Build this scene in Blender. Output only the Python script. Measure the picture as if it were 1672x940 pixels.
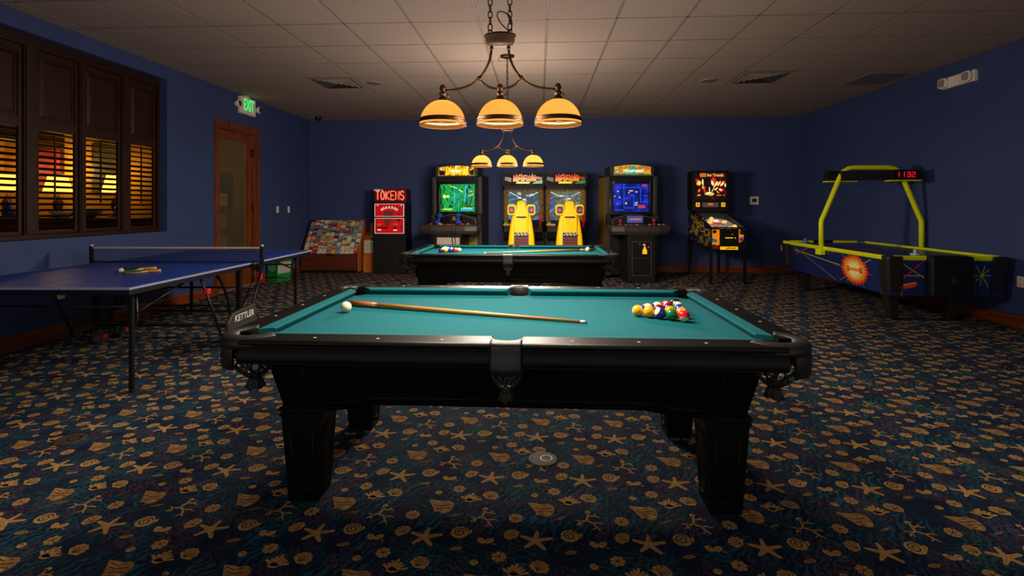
import bpy, bmesh, math, random
from mathutils import Vector, Matrix
random.seed(7)
PI = math.pi
sc = bpy.context.scene
COL = sc.collection
for _o in list(bpy.data.objects):
    bpy.data.objects.remove(_o)

# ---------------------------------------------------------------- camera, world, exposure
YAW = math.atan(44 / 825.0)
cam_d = bpy.data.cameras.new('camera')
cam = bpy.data.objects.new('camera', cam_d)
COL.objects.link(cam)
cam.location = (0, 0, 1.30)
cam.rotation_euler = (PI / 2, 0, YAW)
cam_d.sensor_width = 36
cam_d.lens = 825 / 1672 * 36
cam_d.shift_y = -(470 - 338) / 1672
cam_d.clip_start = 0.02
sc.camera = cam
sc.view_settings.view_transform = 'Standard'
sc.view_settings.look = 'None'
sc.view_settings.exposure = 0.0
sc.view_settings.gamma = 1.0
sc.view_settings.use_curve_mapping = False

WORLD_STRENGTH = 0.6  # added dim fill, enters where the room is left open behind the camera
BULB_POWER = 4.0          # watts of each pendant bulb
SHADE_GLOW = 0.46
FILL_POWER = 104.0        # watts of each added fill light round a shade, for ceiling and walls
w = bpy.data.worlds.new('world')
sc.world = w
w.use_nodes = True
w.node_tree.nodes['Background'].inputs[0].default_value = (1.0, 0.94, 0.88, 1)
w.node_tree.nodes['Background'].inputs[1].default_value = WORLD_STRENGTH
try:
    sc.cycles.sample_clamp_indirect = 4.0
    sc.cycles.max_bounces = 8
    sc.cycles.use_denoising = True
except Exception:
    pass

# room dimensions
XL, XR, YB, YF, H = -4.75, 5.14, 10.26, -1.2, 3.09

# ---------------------------------------------------------------- materials
def lin(c):
    return tuple(((v / 255) / 12.92 if v / 255 <= 0.04045 else ((v / 255 + 0.055) / 1.055) ** 2.4) for v in c)

def new_mat(name):
    m = bpy.data.materials.new(name)
    m.use_nodes = True
    nt = m.node_tree
    return m, nt, nt.nodes['Principled BSDF']

def pm(name, rgb, rough=0.5, metal=0.0, var=0.12, scale=25.0, bump=0.0, spec=0.5, coat=0.0, stretch=None):
    """plain procedural surface: colour broken up by noise, optional bump"""
    m, nt, b = new_mat(name)
    c = lin(rgb)
    tc = nt.nodes.new('ShaderNodeTexCoord')
    mp = nt.nodes.new('ShaderNodeMapping')
    nt.links.new(tc.outputs['Object'], mp.inputs[0])
    if stretch:
        mp.inputs['Scale'].default_value = stretch
    n = nt.nodes.new('ShaderNodeTexNoise')
    n.inputs['Scale'].default_value = scale
    n.inputs['Detail'].default_value = 4
    nt.links.new(mp.outputs[0], n.inputs['Vector'])
    r = nt.nodes.new('ShaderNodeValToRGB')
    r.color_ramp.elements[0].position = 0.3
    r.color_ramp.elements[1].position = 0.7
    r.color_ramp.elements[0].color = tuple(v * (1 - var) for v in c) + (1,)
    r.color_ramp.elements[1].color = tuple(min(1, v * (1 + var)) for v in c) + (1,)
    nt.links.new(n.outputs['Fac'], r.inputs[0])
    nt.links.new(r.outputs[0], b.inputs['Base Color'])
    b.inputs['Roughness'].default_value = rough
    b.inputs['Metallic'].default_value = metal
    b.inputs['Specular IOR Level'].default_value = spec
    b.inputs['Coat Weight'].default_value = coat
    if bump:
        bp = nt.nodes.new('ShaderNodeBump')
        bp.inputs['Strength'].default_value = bump
        bp.inputs['Distance'].default_value = 0.004
        nt.links.new(n.outputs['Fac'], bp.inputs['Height'])
        nt.links.new(bp.outputs[0], b.inputs['Normal'])
    return m

def em(name, rgb, strength=1.0, var=0.0, scale=30):
    """something that gives off light"""
    m, nt, b = new_mat(name)
    c = lin(rgb) + (1,)
    b.inputs['Base Color'].default_value = (c[0] * .3, c[1] * .3, c[2] * .3, 1)
    b.inputs['Emission Color'].default_value = c
    b.inputs['Emission Strength'].default_value = strength
    b.inputs['Roughness'].default_value = 0.3
    if var:
        n = nt.nodes.new('ShaderNodeTexNoise')
        n.inputs['Scale'].default_value = scale
        tc = nt.nodes.new('ShaderNodeTexCoord')
        nt.links.new(tc.outputs['Object'], n.inputs['Vector'])
        r = nt.nodes.new('ShaderNodeMapRange')
        r.inputs['From Min'].default_value = 0.3
        r.inputs['From Max'].default_value = 0.7
        r.inputs['To Min'].default_value = strength * (1 - var)
        r.inputs['To Max'].default_value = strength * (1 + var)
        nt.links.new(n.outputs['Fac'], r.inputs['Value'])
        nt.links.new(r.outputs[0], b.inputs['Emission Strength'])
    return m

def ramp_em(name, stops, strength, scale=12, detail=5, dist=1.5, stretch=(1, 1, 1), kind='noise'):
    """screens, back-lit art and prints made to shine: a noise-driven colour ramp"""
    m, nt, b = new_mat(name)
    tc = nt.nodes.new('ShaderNodeTexCoord')
    mp = nt.nodes.new('ShaderNodeMapping')
    mp.inputs['Scale'].default_value = stretch
    nt.links.new(tc.outputs['Object'], mp.inputs[0])
    n = nt.nodes.new('ShaderNodeTexNoise')
    n.inputs['Scale'].default_value = scale
    n.inputs['Detail'].default_value = detail
    n.inputs['Distortion'].default_value = dist
    nt.links.new(mp.outputs[0], n.inputs['Vector'])
    r = nt.nodes.new('ShaderNodeValToRGB')
    while len(r.color_ramp.elements) < len(stops):
        r.color_ramp.elements.new(0.5)
    for e, (p, c) in zip(r.color_ramp.elements, stops):
        e.position = p
        e.color = lin(c) + (1,)
    nt.links.new(n.outputs['Fac'], r.inputs[0])
    b.inputs['Base Color'].default_value = (0.01, 0.01, 0.01, 1)
    b.inputs['Roughness'].default_value = 0.6
    b.inputs['Specular IOR Level'].default_value = 0.08
    nt.links.new(r.outputs[0], b.inputs['Emission Color'])
    b.inputs['Emission Strength'].default_value = strength
    return m

def wood(name, dark, light, rough=0.35, axis=2, scale=6.0, spec=0.5):
    m, nt, b = new_mat(name)
    tc = nt.nodes.new('ShaderNodeTexCoord')
    mp = nt.nodes.new('ShaderNodeMapping')
    s = [9.0, 9.0, 9.0]
    s[axis] = 0.5
    mp.inputs['Scale'].default_value = s
    nt.links.new(tc.outputs['Object'], mp.inputs[0])
    n = nt.nodes.new('ShaderNodeTexNoise')
    n.inputs['Scale'].default_value = scale
    n.inputs['Detail'].default_value = 6
    n.inputs['Distortion'].default_value = 0.6
    nt.links.new(mp.outputs[0], n.inputs['Vector'])
    r = nt.nodes.new('ShaderNodeValToRGB')
    r.color_ramp.elements[0].position = 0.32
    r.color_ramp.elements[1].position = 0.68
    r.color_ramp.elements[0].color = lin(dark) + (1,)
    r.color_ramp.elements[1].color = lin(light) + (1,)
    nt.links.new(n.outputs['Fac'], r.inputs[0])
    nt.links.new(r.outputs[0], b.inputs['Base Color'])
    b.inputs['Roughness'].default_value = rough
    b.inputs['Specular IOR Level'].default_value = spec
    return m

def glassy(name, tint=(255, 255, 255), alpha=0.12, rough=0.05):
    m, nt, b = new_mat(name)
    b.inputs['Base Color'].default_value = lin(tint) + (1,)
    b.inputs['Roughness'].default_value = rough
    n = nt.nodes.new('ShaderNodeTexNoise')
    n.inputs['Scale'].default_value = 3
    r = nt.nodes.new('ShaderNodeMapRange')
    r.inputs['To Min'].default_value = alpha * 0.8
    r.inputs['To Max'].default_value = alpha * 1.2
    nt.links.new(n.outputs['Fac'], r.inputs['Value'])
    nt.links.new(r.outputs[0], b.inputs['Alpha'])
    return m

# ---------------------------------------------------------------- mesh builder
class MB:
    def __init__(s):
        s.v, s.f, s.m, s.s = [], [], [], []

    def add(s, vs, fs, mat=0, smooth=False, M=None):
        o = len(s.v)
        for p in vs:
            p = Vector(p)
            if M is not None:
                p = M @ p
            s.v.append(tuple(p))
        for k, f in enumerate(fs):
            s.f.append([i + o for i in f])
            s.m.append(mat[k] if isinstance(mat, list) else mat)
            s.s.append(smooth[k] if isinstance(smooth, list) else smooth)
        return s

    def box(s, x0, x1, y0, y1, z0, z1, mat=0, M=None):
        vs = [(x, y, z) for z in (z0, z1) for y in (y0, y1) for x in (x0, x1)]
        fs = [[0, 2, 3, 1], [4, 5, 7, 6], [0, 1, 5, 4], [2, 6, 7, 3], [0, 4, 6, 2], [1, 3, 7, 5]]
        return s.add(vs, fs, mat, False, M)

    def poly(s, pts, mat=0, M=None):
        return s.add(pts, [list(range(len(pts)))], mat, False, M)

    def loft(s, rings, mat=0, smooth=False, caps=True, closed=True, M=None):
        n = len(rings[0])
        vs = [p for r in rings for p in r]
        fs, sm = [], []
        for i in range(len(rings) - 1):
            for j in range(n if closed else n - 1):
                k = (j + 1) % n
                fs.append([i * n + j, i * n + k, (i + 1) * n + k, (i + 1) * n + j])
                sm.append(smooth)
        if caps and closed:
            fs.append(list(range(n))[::-1]); sm.append(False)
            b = (len(rings) - 1) * n
            fs.append([b + j for j in range(n)]); sm.append(False)
        return s.add(vs, fs, mat, sm, M)

    def prism(s, poly, a0, a1, axis='z', mat=0, M=None, smooth=False):
        def P(u, v, a):
            return {'x': (a, u, v), 'y': (u, a, v), 'z': (u, v, a)}[axis]
        return s.loft([[P(u, v, a0) for u, v in poly], [P(u, v, a1) for u, v in poly]], mat, smooth, True, True, M)

    def lathe(s, prof, n=24, c=(0, 0, 0), mat=0, smooth=True, a0=0.0, a1=2 * PI, closed_prof=False, M=None, sx=1.0, sy=1.0):
        full = abs((a1 - a0) - 2 * PI) < 1e-6
        k = n if full else n + 1
        rings = []
        for i in range(k):
            a = a0 + (a1 - a0) * i / n
            rings.append([(c[0] + r * math.cos(a) * sx, c[1] + r * math.sin(a) * sy, c[2] + z) for r, z in prof])
        if full:
            rings.append(rings[0])
        return s.loft(rings, mat, smooth, caps=(closed_prof and not full), closed=closed_prof, M=M)

    def tube(s, path, r=0.01, n=8, mat=0, smooth=True, closed=False, M=None, flat=1.0):
        P = [Vector(p) for p in path]
        R = r if isinstance(r, (list, tuple)) else [r] * len(P)
        rings = []
        up = None
        for i, p in enumerate(P):
            if closed:
                t = P[(i + 1) % len(P)] - P[i - 1]
            elif i == 0:
                t = P[1] - P[0]
            elif i == len(P) - 1:
                t = P[-1] - P[-2]
            else:
                t = (P[i + 1] - p).normalized() + (p - P[i - 1]).normalized()
            if t.length < 1e-9:
                t = Vector((0, 0, 1))
            t.normalize()
            if up is None:
                up = Vector((0, 0, 1)) if abs(t.z) < 0.9 else Vector((0, 1, 0))
            a = t.cross(up)
            if a.length < 1e-6:
                a = t.orthogonal()
            a.normalize()
            up = a.cross(t).normalized()
            rings.append([tuple(p + a * (R[i] * math.cos(2 * PI * j / n)) + up * (R[i] * flat * math.sin(2 * PI * j / n))) for j in range(n)])
        if closed:
            rings.append(rings[0])
        return s.loft(rings, mat, smooth, caps=not closed, M=M)

    def sphere(s, c, r, nu=20, nv=12, mat=0, M=None, matf=None, sc3=(1, 1, 1)):
        vs, fs, ms = [], [], []
        for i in range(nv + 1):
            t = PI * i / nv
            for j in range(nu):
                p = 2 * PI * j / nu
                vs.append((c[0] + r * sc3[0] * math.sin(t) * math.cos(p), c[1] + r * sc3[1] * math.sin(t) * math.sin(p), c[2] + r * sc3[2] * math.cos(t)))
        for i in range(nv):
            for j in range(nu):
                k = (j + 1) % nu
                fs.append([i * nu + j, (i + 1) * nu + j, (i + 1) * nu + k, i * nu + k])
                ms.append(matf(PI * (i + .5) / nv) if matf else mat)
        return s.add(vs, fs, ms, True, M)

    def build(s, name, mats, parent=None, loc=(0, 0, 0), rot=(0, 0, 0), bevel=0.0, seg=2):
        me = bpy.data.meshes.new(name)
        me.from_pydata(s.v, [], s.f)
        if not isinstance(mats, (list, tuple)):
            mats = [mats]
        for m in mats:
            me.materials.append(m)
        me.polygons.foreach_set('material_index', s.m)
        me.polygons.foreach_set('use_smooth', s.s)
        bm = bmesh.new()
        bm.from_mesh(me)
        bmesh.ops.remove_doubles(bm, verts=bm.verts, dist=1e-6)
        bmesh.ops.recalc_face_normals(bm, faces=bm.faces)
        bm.to_mesh(me)
        bm.free()
        me.update()
        o = bpy.data.objects.new(name, me)
        COL.objects.link(o)
        o.location = loc
        o.rotation_euler = rot
        if parent is not None:
            o.parent = parent
        if bevel:
            b = o.modifiers.new('edge_round', 'BEVEL')
            b.width = bevel
            b.segments = seg
            b.limit_method = 'ANGLE'
            b.angle_limit = math.radians(40)
        return o

def tag(o, label, cat, group=None, kind=None):
    o['label'] = label
    o['category'] = cat
    if group:
        o['group'] = group
    if kind:
        o['kind'] = kind
    return o

def struct(o, label, cat):
    return tag(o, label, cat, kind='structure')

def thing(name, label, cat, loc=(0, 0, 0), rz=0.0, group=None):
    o = bpy.data.objects.new(name, None)
    o.empty_display_size = 0.1
    COL.objects.link(o)
    o.location = loc
    o.rotation_euler = (0, 0, rz)
    return tag(o, label, cat, group)

def text(name, body, size, mat, parent=None, loc=(0, 0, 0), rot=(PI / 2, 0, 0), extrude=0.002, align='CENTER', sx=1.0, bold=0.0):
    cu = bpy.data.curves.new(name, 'FONT')
    cu.body = body
    cu.size = size
    cu.extrude = extrude
    cu.offset = bold
    cu.align_x = align
    cu.align_y = 'CENTER'
    cu.materials.append(mat)
    tmp = bpy.data.objects.new(name + '_curve', cu)
    COL.objects.link(tmp)
    dg = bpy.context.evaluated_depsgraph_get()
    me = bpy.data.meshes.new_from_object(tmp.evaluated_get(dg))
    me.name = name
    bpy.data.objects.remove(tmp)
    o = bpy.data.objects.new(name, me)
    COL.objects.link(o)
    o.location = loc
    o.rotation_euler = rot
    o.scale = (sx, 1, 1)
    if parent is not None:
        o.parent = parent
    return o

def bez(p0, p1, p2, p3, n=10):
    out = []
    for i in range(n + 1):
        t = i / n
        out.append(tuple((1 - t) ** 3 * a + 3 * t * (1 - t) ** 2 * b + 3 * t * t * (1 - t) * c + t ** 3 * d for a, b, c, d in zip(p0, p1, p2, p3)))
    return out

def arc2(cx, cy, r, a0, a1, n=8):
    return [(cx + r * math.cos(a0 + (a1 - a0) * i / n), cy + r * math.sin(a0 + (a1 - a0) * i / n)) for i in range(n + 1)]

def rrect(x0, x1, y0, y1, r, n=4):
    return (arc2(x1 - r, y1 - r, r, 0, PI / 2, n) + arc2(x0 + r, y1 - r, r, PI / 2, PI, n)
            + arc2(x0 + r, y0 + r, r, PI, 1.5 * PI, n) + arc2(x1 - r, y0 + r, r, 1.5 * PI, 2 * PI, n))

ORD = ['zeroth', 'first', 'second', 'third', 'fourth', 'fifth', 'sixth', 'seventh', 'eighth', 'ninth', 'tenth', 'eleventh', 'twelfth', 'thirteenth']

# shared materials
M_BLACK = pm('black_lacquer', (7, 6, 5), 0.42, var=0.3, spec=0.16)
M_LEATHER = pm('black_leather', (26, 24, 23), 0.5, scale=120, bump=0.4, var=0.25)
M_NET = pm('black_pocket_net', (30, 27, 26), 0.7)
M_FELT = pm('teal_felt', (0, 80, 88), 0.92, var=0.06, scale=260, bump=0.15, spec=0.15)
M_SLATE = pm('dark_slate', (18, 18, 18), 0.8)
M_PEARL = pm('pearl_sight', (225, 205, 170), 0.3)
M_MBLACK = pm('black_metal', (14, 14, 15), 0.4, metal=0.4)
M_PLASTIC = pm('black_plastic', (12, 11, 11), 0.5, spec=.3)
M_CABBLACK = pm('black_cabinet_laminate', (18, 16, 15), 0.55, var=0.2, spec=.3)
M_GREYCAB = pm('charcoal_moulded_plastic', (52, 47, 42), 0.5)
M_STEEL = pm('dull_steel', (110, 108, 104), 0.35, metal=0.9)
M_BRONZE = pm('aged_bronze', (64, 41, 23), 0.42, metal=0.85, var=0.3)
M_WHITE = pm('white_plastic', (200, 194, 186), 0.5, var=0.05)
M_RUBBER = pm('black_rubber', (12, 12, 12), 0.8)
M_CHROME = pm('chrome', (190, 188, 184), 0.15, metal=1.0)
M_RED = pm('red_plastic', (190, 20, 22), 0.4)
M_BLUEP = pm('blue_plastic', (20, 70, 190), 0.4)
M_YEL = pm('yellow_plastic', (252, 196, 0), 0.45, var=0.04, spec=.25)
M_TRIMW = wood('reddish_trim_wood', (82, 36, 13), (142, 70, 28), 0.35, axis=2)
M_TRIMX = wood('reddish_trim_wood_x', (82, 36, 13), (142, 70, 28), 0.35, axis=0)
M_TRIMY = wood('reddish_trim_wood_y', (82, 36, 13), (142, 70, 28), 0.35, axis=1)
M_SHUT = wood('dark_shutter_wood', (27, 11, 5), (54, 25, 10), 0.5, axis=2, spec=.25)
M_SHUTY = wood('dark_shutter_wood_y', (26, 11, 5), (50, 23, 10), 0.5, axis=1, spec=.25)
M_HONEY = wood('honey_wood', (150, 74, 20), (200, 110, 38), 0.4, axis=2)
M_RACKW = wood('red_brown_wood', (66, 26, 10), (110, 48, 20), 0.4, axis=0)
# ================================================================ THE ROOM
# ---- carpet: navy ground with swirls (nodes) and woven sea motifs (flat polygons of the same mesh)
def carpet_ground():
    m, nt, b = new_mat('navy_carpet_ground')
    tc = nt.nodes.new('ShaderNodeTexCoord')
    L = nt.links.new
    def wave(scale, dist, dscale, off, rot):
        mp = nt.nodes.new('ShaderNodeMapping')
        mp.inputs['Location'].default_value = off
        mp.inputs['Rotation'].default_value = (0, 0, rot)
        L(tc.outputs['Object'], mp.inputs[0])
        wv = nt.nodes.new('ShaderNodeTexWave')
        wv.inputs['Scale'].default_value = scale
        wv.inputs['Distortion'].default_value = dist
        wv.inputs['Detail'].default_value = 2.0
        wv.inputs['Detail Scale'].default_value = dscale
        L(mp.outputs[0], wv.inputs['Vector'])
        return wv.outputs['Fac']
    def noise(scale, off=(0, 0, 0), detail=3):
        mp = nt.nodes.new('ShaderNodeMapping')
        mp.inputs['Location'].default_value = off
        L(tc.outputs['Object'], mp.inputs[0])
        n = nt.nodes.new('ShaderNodeTexNoise')
        n.inputs['Scale'].default_value = scale
        n.inputs['Detail'].default_value = detail
        L(mp.outputs[0], n.inputs['Vector'])
        return n.outputs['Fac']
    def rng(sock, a, c):
        r = nt.nodes.new('ShaderNodeMapRange')
        r.inputs['From Min'].default_value = a
        r.inputs['From Max'].default_value = c
        L(sock, r.inputs['Value'])
        return r.outputs[0]
    def mul(a, c):
        r = nt.nodes.new('ShaderNodeMath'); r.operation = 'MULTIPLY'
        L(a, r.inputs[0]); L(c, r.inputs[1]); return r.outputs[0]
    def mix(fac, a, c):
        r = nt.nodes.new('ShaderNodeMix'); r.data_type = 'RGBA'
        L(fac, r.inputs[0])
        if isinstance(a, tuple): r.inputs[6].default_value = a
        else: L(a, r.inputs[6])
        r.inputs[7].default_value = c
        return r.outputs[2]
    navy, navy2 = lin((20, 29, 48)) + (1,), lin((28, 43, 64)) + (1,)
    c = mix(rng(noise(14), .35, .65), navy, navy2)
    teal = mul(rng(wave(9, 9, 2.2, (0, 0, 0), .5), .66, .85), rng(noise(5, (3, 1, 0)), .42, .58))
    c = mix(teal, c, lin((38, 80, 94)) + (1,))
    green = mul(rng(wave(11, 8, 2.5, (5, 2, 0), 1.9), .76, .9), rng(noise(4, (9, 4, 0)), .5, .62))
    c = mix(green, c, lin((38, 80, 74)) + (1,))
    purp = mul(rng(wave(10, 11, 2.8, (2, 7, 0), 2.7), .74, .9), rng(noise(6, (6, 6, 0)), .48, .6))
    c = mix(purp, c, lin((84, 50, 64)) + (1,))
    L(c, b.inputs['Base Color'])
    b.inputs['Roughness'].default_value = 0.95
    b.inputs['Specular IOR Level'].default_value = 0.1
    return m

M_GOLD = pm('gold_woven_motif', (178, 135, 80), 0.95, var=0.28, scale=70, spec=0.1)
M_OCHRE = pm('ochre_woven_motif', (150, 109, 64), 0.95, var=0.28, scale=70, spec=0.1)
M_LINE = pm('navy_woven_line', (34, 26, 34), 0.95, spec=0.1)

class Flat:
    def __init__(s): s.p = []           # (points, layer, mat)
    def poly(s, pts, lay=0, mat=1): s.p.append((pts, lay, mat))
    def stroke(s, pts, w, lay=0, mat=1):
        W = w if isinstance(w, list) else [w] * len(pts)
        l, r = [], []
        for i, (x, y) in enumerate(pts):
            x0, y0 = pts[max(i - 1, 0)]; x1, y1 = pts[min(i + 1, len(pts) - 1)]
            dx, dy = x1 - x0, y1 - y0
            d = math.hypot(dx, dy) or 1
            nx, ny = -dy / d * W[i] / 2, dx / d * W[i] / 2
            l.append((x + nx, y + ny)); r.append((x - nx, y - ny))
        for i in range(len(pts) - 1):
            s.p.append(([l[i], l[i + 1], r[i + 1], r[i]], lay, mat))

def blob(rx, ry, n=12, wob=0.0, ph=0.0, lobes=6, cx=0, cy=0, rot=0):
    out = []
    for i in range(n):
        a = 2 * PI * i / n
        k = 1 + wob * math.cos(lobes * a + ph)
        x, y = rx * k * math.cos(a), ry * k * math.sin(a)
        out.append((cx + x * math.cos(rot) - y * math.sin(rot), cy + x * math.sin(rot) + y * math.cos(rot)))
    return out

def mo_star():
    F = Flat()
    R, angs = [.072, .060, .066, .060, .066], [0.25, 1.45, 2.75, 3.95, 5.35]
    ctr = []
    for i, a in enumerate(angs):
        b0 = angs[i - 1] - (2 * PI if i == 0 else 0)
        am = (a + b0) / 2
        ctr.append((.018 * math.cos(am), .018 * math.sin(am)))
        for t in (-.12, .0, .12):
            rr = R[i] if t == 0 else R[i] * .93
            ctr.append((rr * math.cos(a + t * 0.9), rr * math.sin(a + t * 0.9)))
    F.poly(ctr, 0, 1)
    for i, a in enumerate(angs):
        F.stroke([(.012 * math.cos(a), .012 * math.sin(a)), (R[i] * .72 * math.cos(a), R[i] * .72 * math.sin(a))], [.0035, .001], 1, 2)
    return F

def mo_nautilus():
    F = Flat()
    F.poly(blob(.036, .036, 18, .03, 0, 9), 0, 1)
    sp = []
    for i in range(26):
        a = .4 + i * .42
        r = .028 * (1 - i / 30)
        sp.append((r * math.cos(a), r * math.sin(a)))
    F.stroke(sp, .005, 1, 3)
    F.poly([(.03, -.02), (.05, .004), (.044, .022), (.033, .01)], 0, 1)
    return F

def mo_scallop(r=.034, rot=0.5, n=6, mat=1):
    F = Flat()
    pts = [(0, -r * .75)]
    for i in range(13):
        a = -.35 + (PI + .7) * i / 12
        k = r * (1 + .07 * math.cos(i * PI))
        pts.append((k * math.cos(a), k * .95 * math.sin(a)))
    c, s_ = math.cos(rot), math.sin(rot)
    R_ = lambda q: (q[0] * c - q[1] * s_, q[0] * s_ + q[1] * c)
    F.poly([R_(q) for q in pts], 0, mat)
    for i in range(n):
        a = .15 + (PI - .3) * i / (n - 1)
        F.stroke([R_((0, -r * .5)), R_((r * .82 * math.cos(a), r * .82 * math.sin(a)))], [.001, .003], 1, 3)
    return F

def mo_pair():
    F = Flat()
    for cx, rot in ((-.018, 2.2), (.014, .7)):
        F.poly(blob(.021, .014, 10, 0, 0, 1, cx, 0.002, rot), 0, 1)
        F.stroke([(cx - .008, .0), (cx + .008, .008)], .0022, 1, 3)
    F.poly(blob(.008, .005, 8, 0, 0, 1, .034, -.016, -.5), 0, 2)
    return F

def mo_clam():
    F = Flat()
    F.poly(blob(.025, .011, 10, 0, 0, 1, 0, 0, .25), 0, 2)
    for k in (-.01, 0, .01):
        F.stroke([(k - .004, -.007), (k + .003, .009)], .002, 1, 3)
    return F

def mo_flower(r=.027, lob=7):
    F = Flat()
    F.poly(blob(r, r, 28, .10, 0, lob), 0, 1)
    for i in range(lob):
        a = 2 * PI * (i + .5) / lob
        F.stroke([(r * .3 * math.cos(a), r * .3 * math.sin(a)), (r * .85 * math.cos(a), r * .85 * math.sin(a))], .0028, 1, 3)
    F.poly(blob(r * .2, r * .2, 8), 1, 3)
    return F

def mo_tuft():
    F = Flat()
    for i in range(7):
        a = .2 + 2.4 * i / 6
        r = .046 + .006 * math.cos(i * 2)
        F.stroke([(-.006, -.024), (-.004 + r * .5 * math.cos(a), -.024 + r * .6 * math.sin(a)), (r * math.cos(a), -.022 + r * 1.1 * math.sin(a))], [.008, .010, .011], 0, 1)
    F.poly(blob(.022, .012, 9, .1, 0, 4, -.002, -.024), 0, 1)
    return F

def mo_dot():
    F = Flat()
    F.poly(blob(.016, .015, 10, .05), 0, 1)
    F.stroke([(-.008, 0), (-.002, .007), (.006, .003), (.003, -.004)], .0028, 1, 3)
    return F

def mo_conch():
    F = Flat()
    F.poly([(-.062, .048), (-.03, .046), (.0, .04), (.03, .046), (.052, .028), (.056, .004), (.05, -.024), (.036, -.046), (.016, -.05),
            (-.004, -.036), (-.02, -.042), (-.026, -.02), (-.04, .006)], 0, 2)
    F.poly([(-.056, .045), (-.02, .040), (.014, .028), (-.008, .004), (-.03, .012)], 1, 1)
    F.poly([(.01, -.014), (.034, -.008), (.042, -.028), (.022, -.042), (.006, -.03)], 1, 1)
    for q in ([(-.046, .036), (-.01, .022), (.02, .034)], [(-.03, .014), (.0, .004), (.04, .014)], [(-.014, -.016), (.012, -.012), (.048, -.012)], [(.0, -.03), (.024, -.024)]):
        F.stroke(q, .0035, 2, 3)
    return F

def mo_sliver():
    F = Flat()
    F.poly([(-.028, -.012), (.004, -.006), (.028, .014), (.002, .008)], 0, 2)
    F.stroke([(-.014, -.006), (.014, .006)], .002, 1, 3)
    return F

def mo_coral():
    F = Flat()
    F.poly(blob(.012, .011, 9, .1, 0, 3, .002, .058), 0, 1)
    F.stroke([(.002, .055), (.0, .03), (-.008, .0)], [.010, .009, .009], 0, 1)
    F.stroke([(-.008, .0), (-.03, -.008), (-.05, -.032)], [.009, .008, .006], 0, 1)
    F.stroke([(-.03, -.008), (-.054, .002)], [.007, .005], 0, 1)
    F.stroke([(-.008, .0), (.018, -.016), (.03, -.044), (.044, -.062)], [.009, .009, .008, .005], 0, 1)
    F.stroke([(.018, -.016), (.044, -.012), (.062, -.02)], [.008, .007, .005], 0, 1)
    F.stroke([(.0, .028), (.026, .034), (.048, .026)], [.008, .007, .005], 0, 1)
    F.stroke([(.026, .034), (.034, .048)], [.006, .004], 0, 1)
    F.stroke([(.03, -.044), (.012, -.058)], [.006, .004], 0, 1)
    F.stroke([(-.03, -.008), (-.034, -.034)], [.006, .004], 0, 1)
    return F

MOTIFS = [(mo_star(), 0, 0), (mo_nautilus(), .135, .034), (mo_scallop(.033, .9), -.094, .031), (mo_pair(), .243, -.013), (mo_clam(), .134, -.061),
          (mo_flower(), -.135, -.099), (mo_tuft(), -.073, -.165), (mo_scallop(.036, -.5, 8), .014, -.147), (mo_dot(), -.224, -.133),
          (mo_conch(), -.194, -.24), (mo_sliver(), -.12, -.299), (mo_coral(), 0, -.306), (mo_flower(.029, 9), .136, -.305)]
fl = MB()
fl.poly([(XL, YF, 0), (XR, YF, 0), (XR, YB, 0), (XL, YB, 0)], 0)
A_, B_, S0 = (.437, 0.0), (.2185, -.443), (-.232, 2.415)
for j in range(-19, 8):
    for i in range(-26, 26):
        ox, oy = S0[0] + A_[0] * i + B_[0] * j, S0[1] + B_[1] * j
        if not (XL - .3 < ox < XR + .3 and .7 < oy < YB + .5):
            continue
        far = oy > 6.5
        for F, mx, my in MOTIFS:
            if not (XL + .07 < ox + mx < XR - .07 and oy + my < YB - .08):
                continue
            for pts, lay, mat in F.p:
                if far and mat == 3 and lay > 0 and oy > 8.5:
                    continue
                fl.poly([(ox + mx + x, oy + my + y, .0006 + .0004 * lay) for x, y in pts], mat)
def build_floor():
    me = bpy.data.meshes.new('floor')
    me.from_pydata(fl.v, [], fl.f)
    for m in (carpet_ground(), M_GOLD, M_OCHRE, M_LINE):
        me.materials.append(m)
    me.polygons.foreach_set('material_index', fl.m)
    o = bpy.data.objects.new('floor', me)
    COL.objects.link(o)
    return o
struct(build_floor(), 'navy carpet woven with gold starfish and seashells', 'floor')

# ---- walls
def wall_paint(name, rgb):
    return pm(name, rgb, 0.72, var=0.05, scale=3.0, bump=0.05, spec=0.25)
M_WALL = wall_paint('blue_wall_paint', (56, 70, 114))
M_HALL = wall_paint('beige_hall_paint', (150, 122, 84))
M_LOUNGE = wall_paint('amber_lounge_paint', (176, 128, 40))

# window hole Y 2.40-6.22, Z 0.99-2.93; door hole Y 7.24-8.26, Z 0-2.52
WY0, WY1, WZ0, WZ1 = 2.40, 6.22, 0.99, 2.93
DY0, DY1, DZ1 = 7.25, 8.24, 2.51
wl = MB()
T = 0.16
for y0, y1, z0, z1 in ((YF, WY0, 0, H), (WY0, WY1, 0, WZ0), (WY0, WY1, WZ1, H), (WY1, DY0, 0, H), (DY0, DY1, DZ1, H), (DY1, YB + .1, 0, H)):
    wl.box(XL - T, XL, y0, y1, z0, z1 + (.011 if z1 == H else 0))
struct(wl.build('wall_left', M_WALL), 'blue painted wall with the shuttered window and the door', 'wall')
wb = MB(); wb.box(XL - T, XR + T, YB, YB + .15, 0, H + .011)
struct(wb.build('wall_back', M_WALL), 'blue painted wall behind the arcade machines', 'wall')
wr = MB(); wr.box(XR, XR + T, YF, YB, 0, H + .011)
struct(wr.build('wall_right', M_WALL), 'blue painted wall beside the air hockey table', 'wall')

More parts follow.
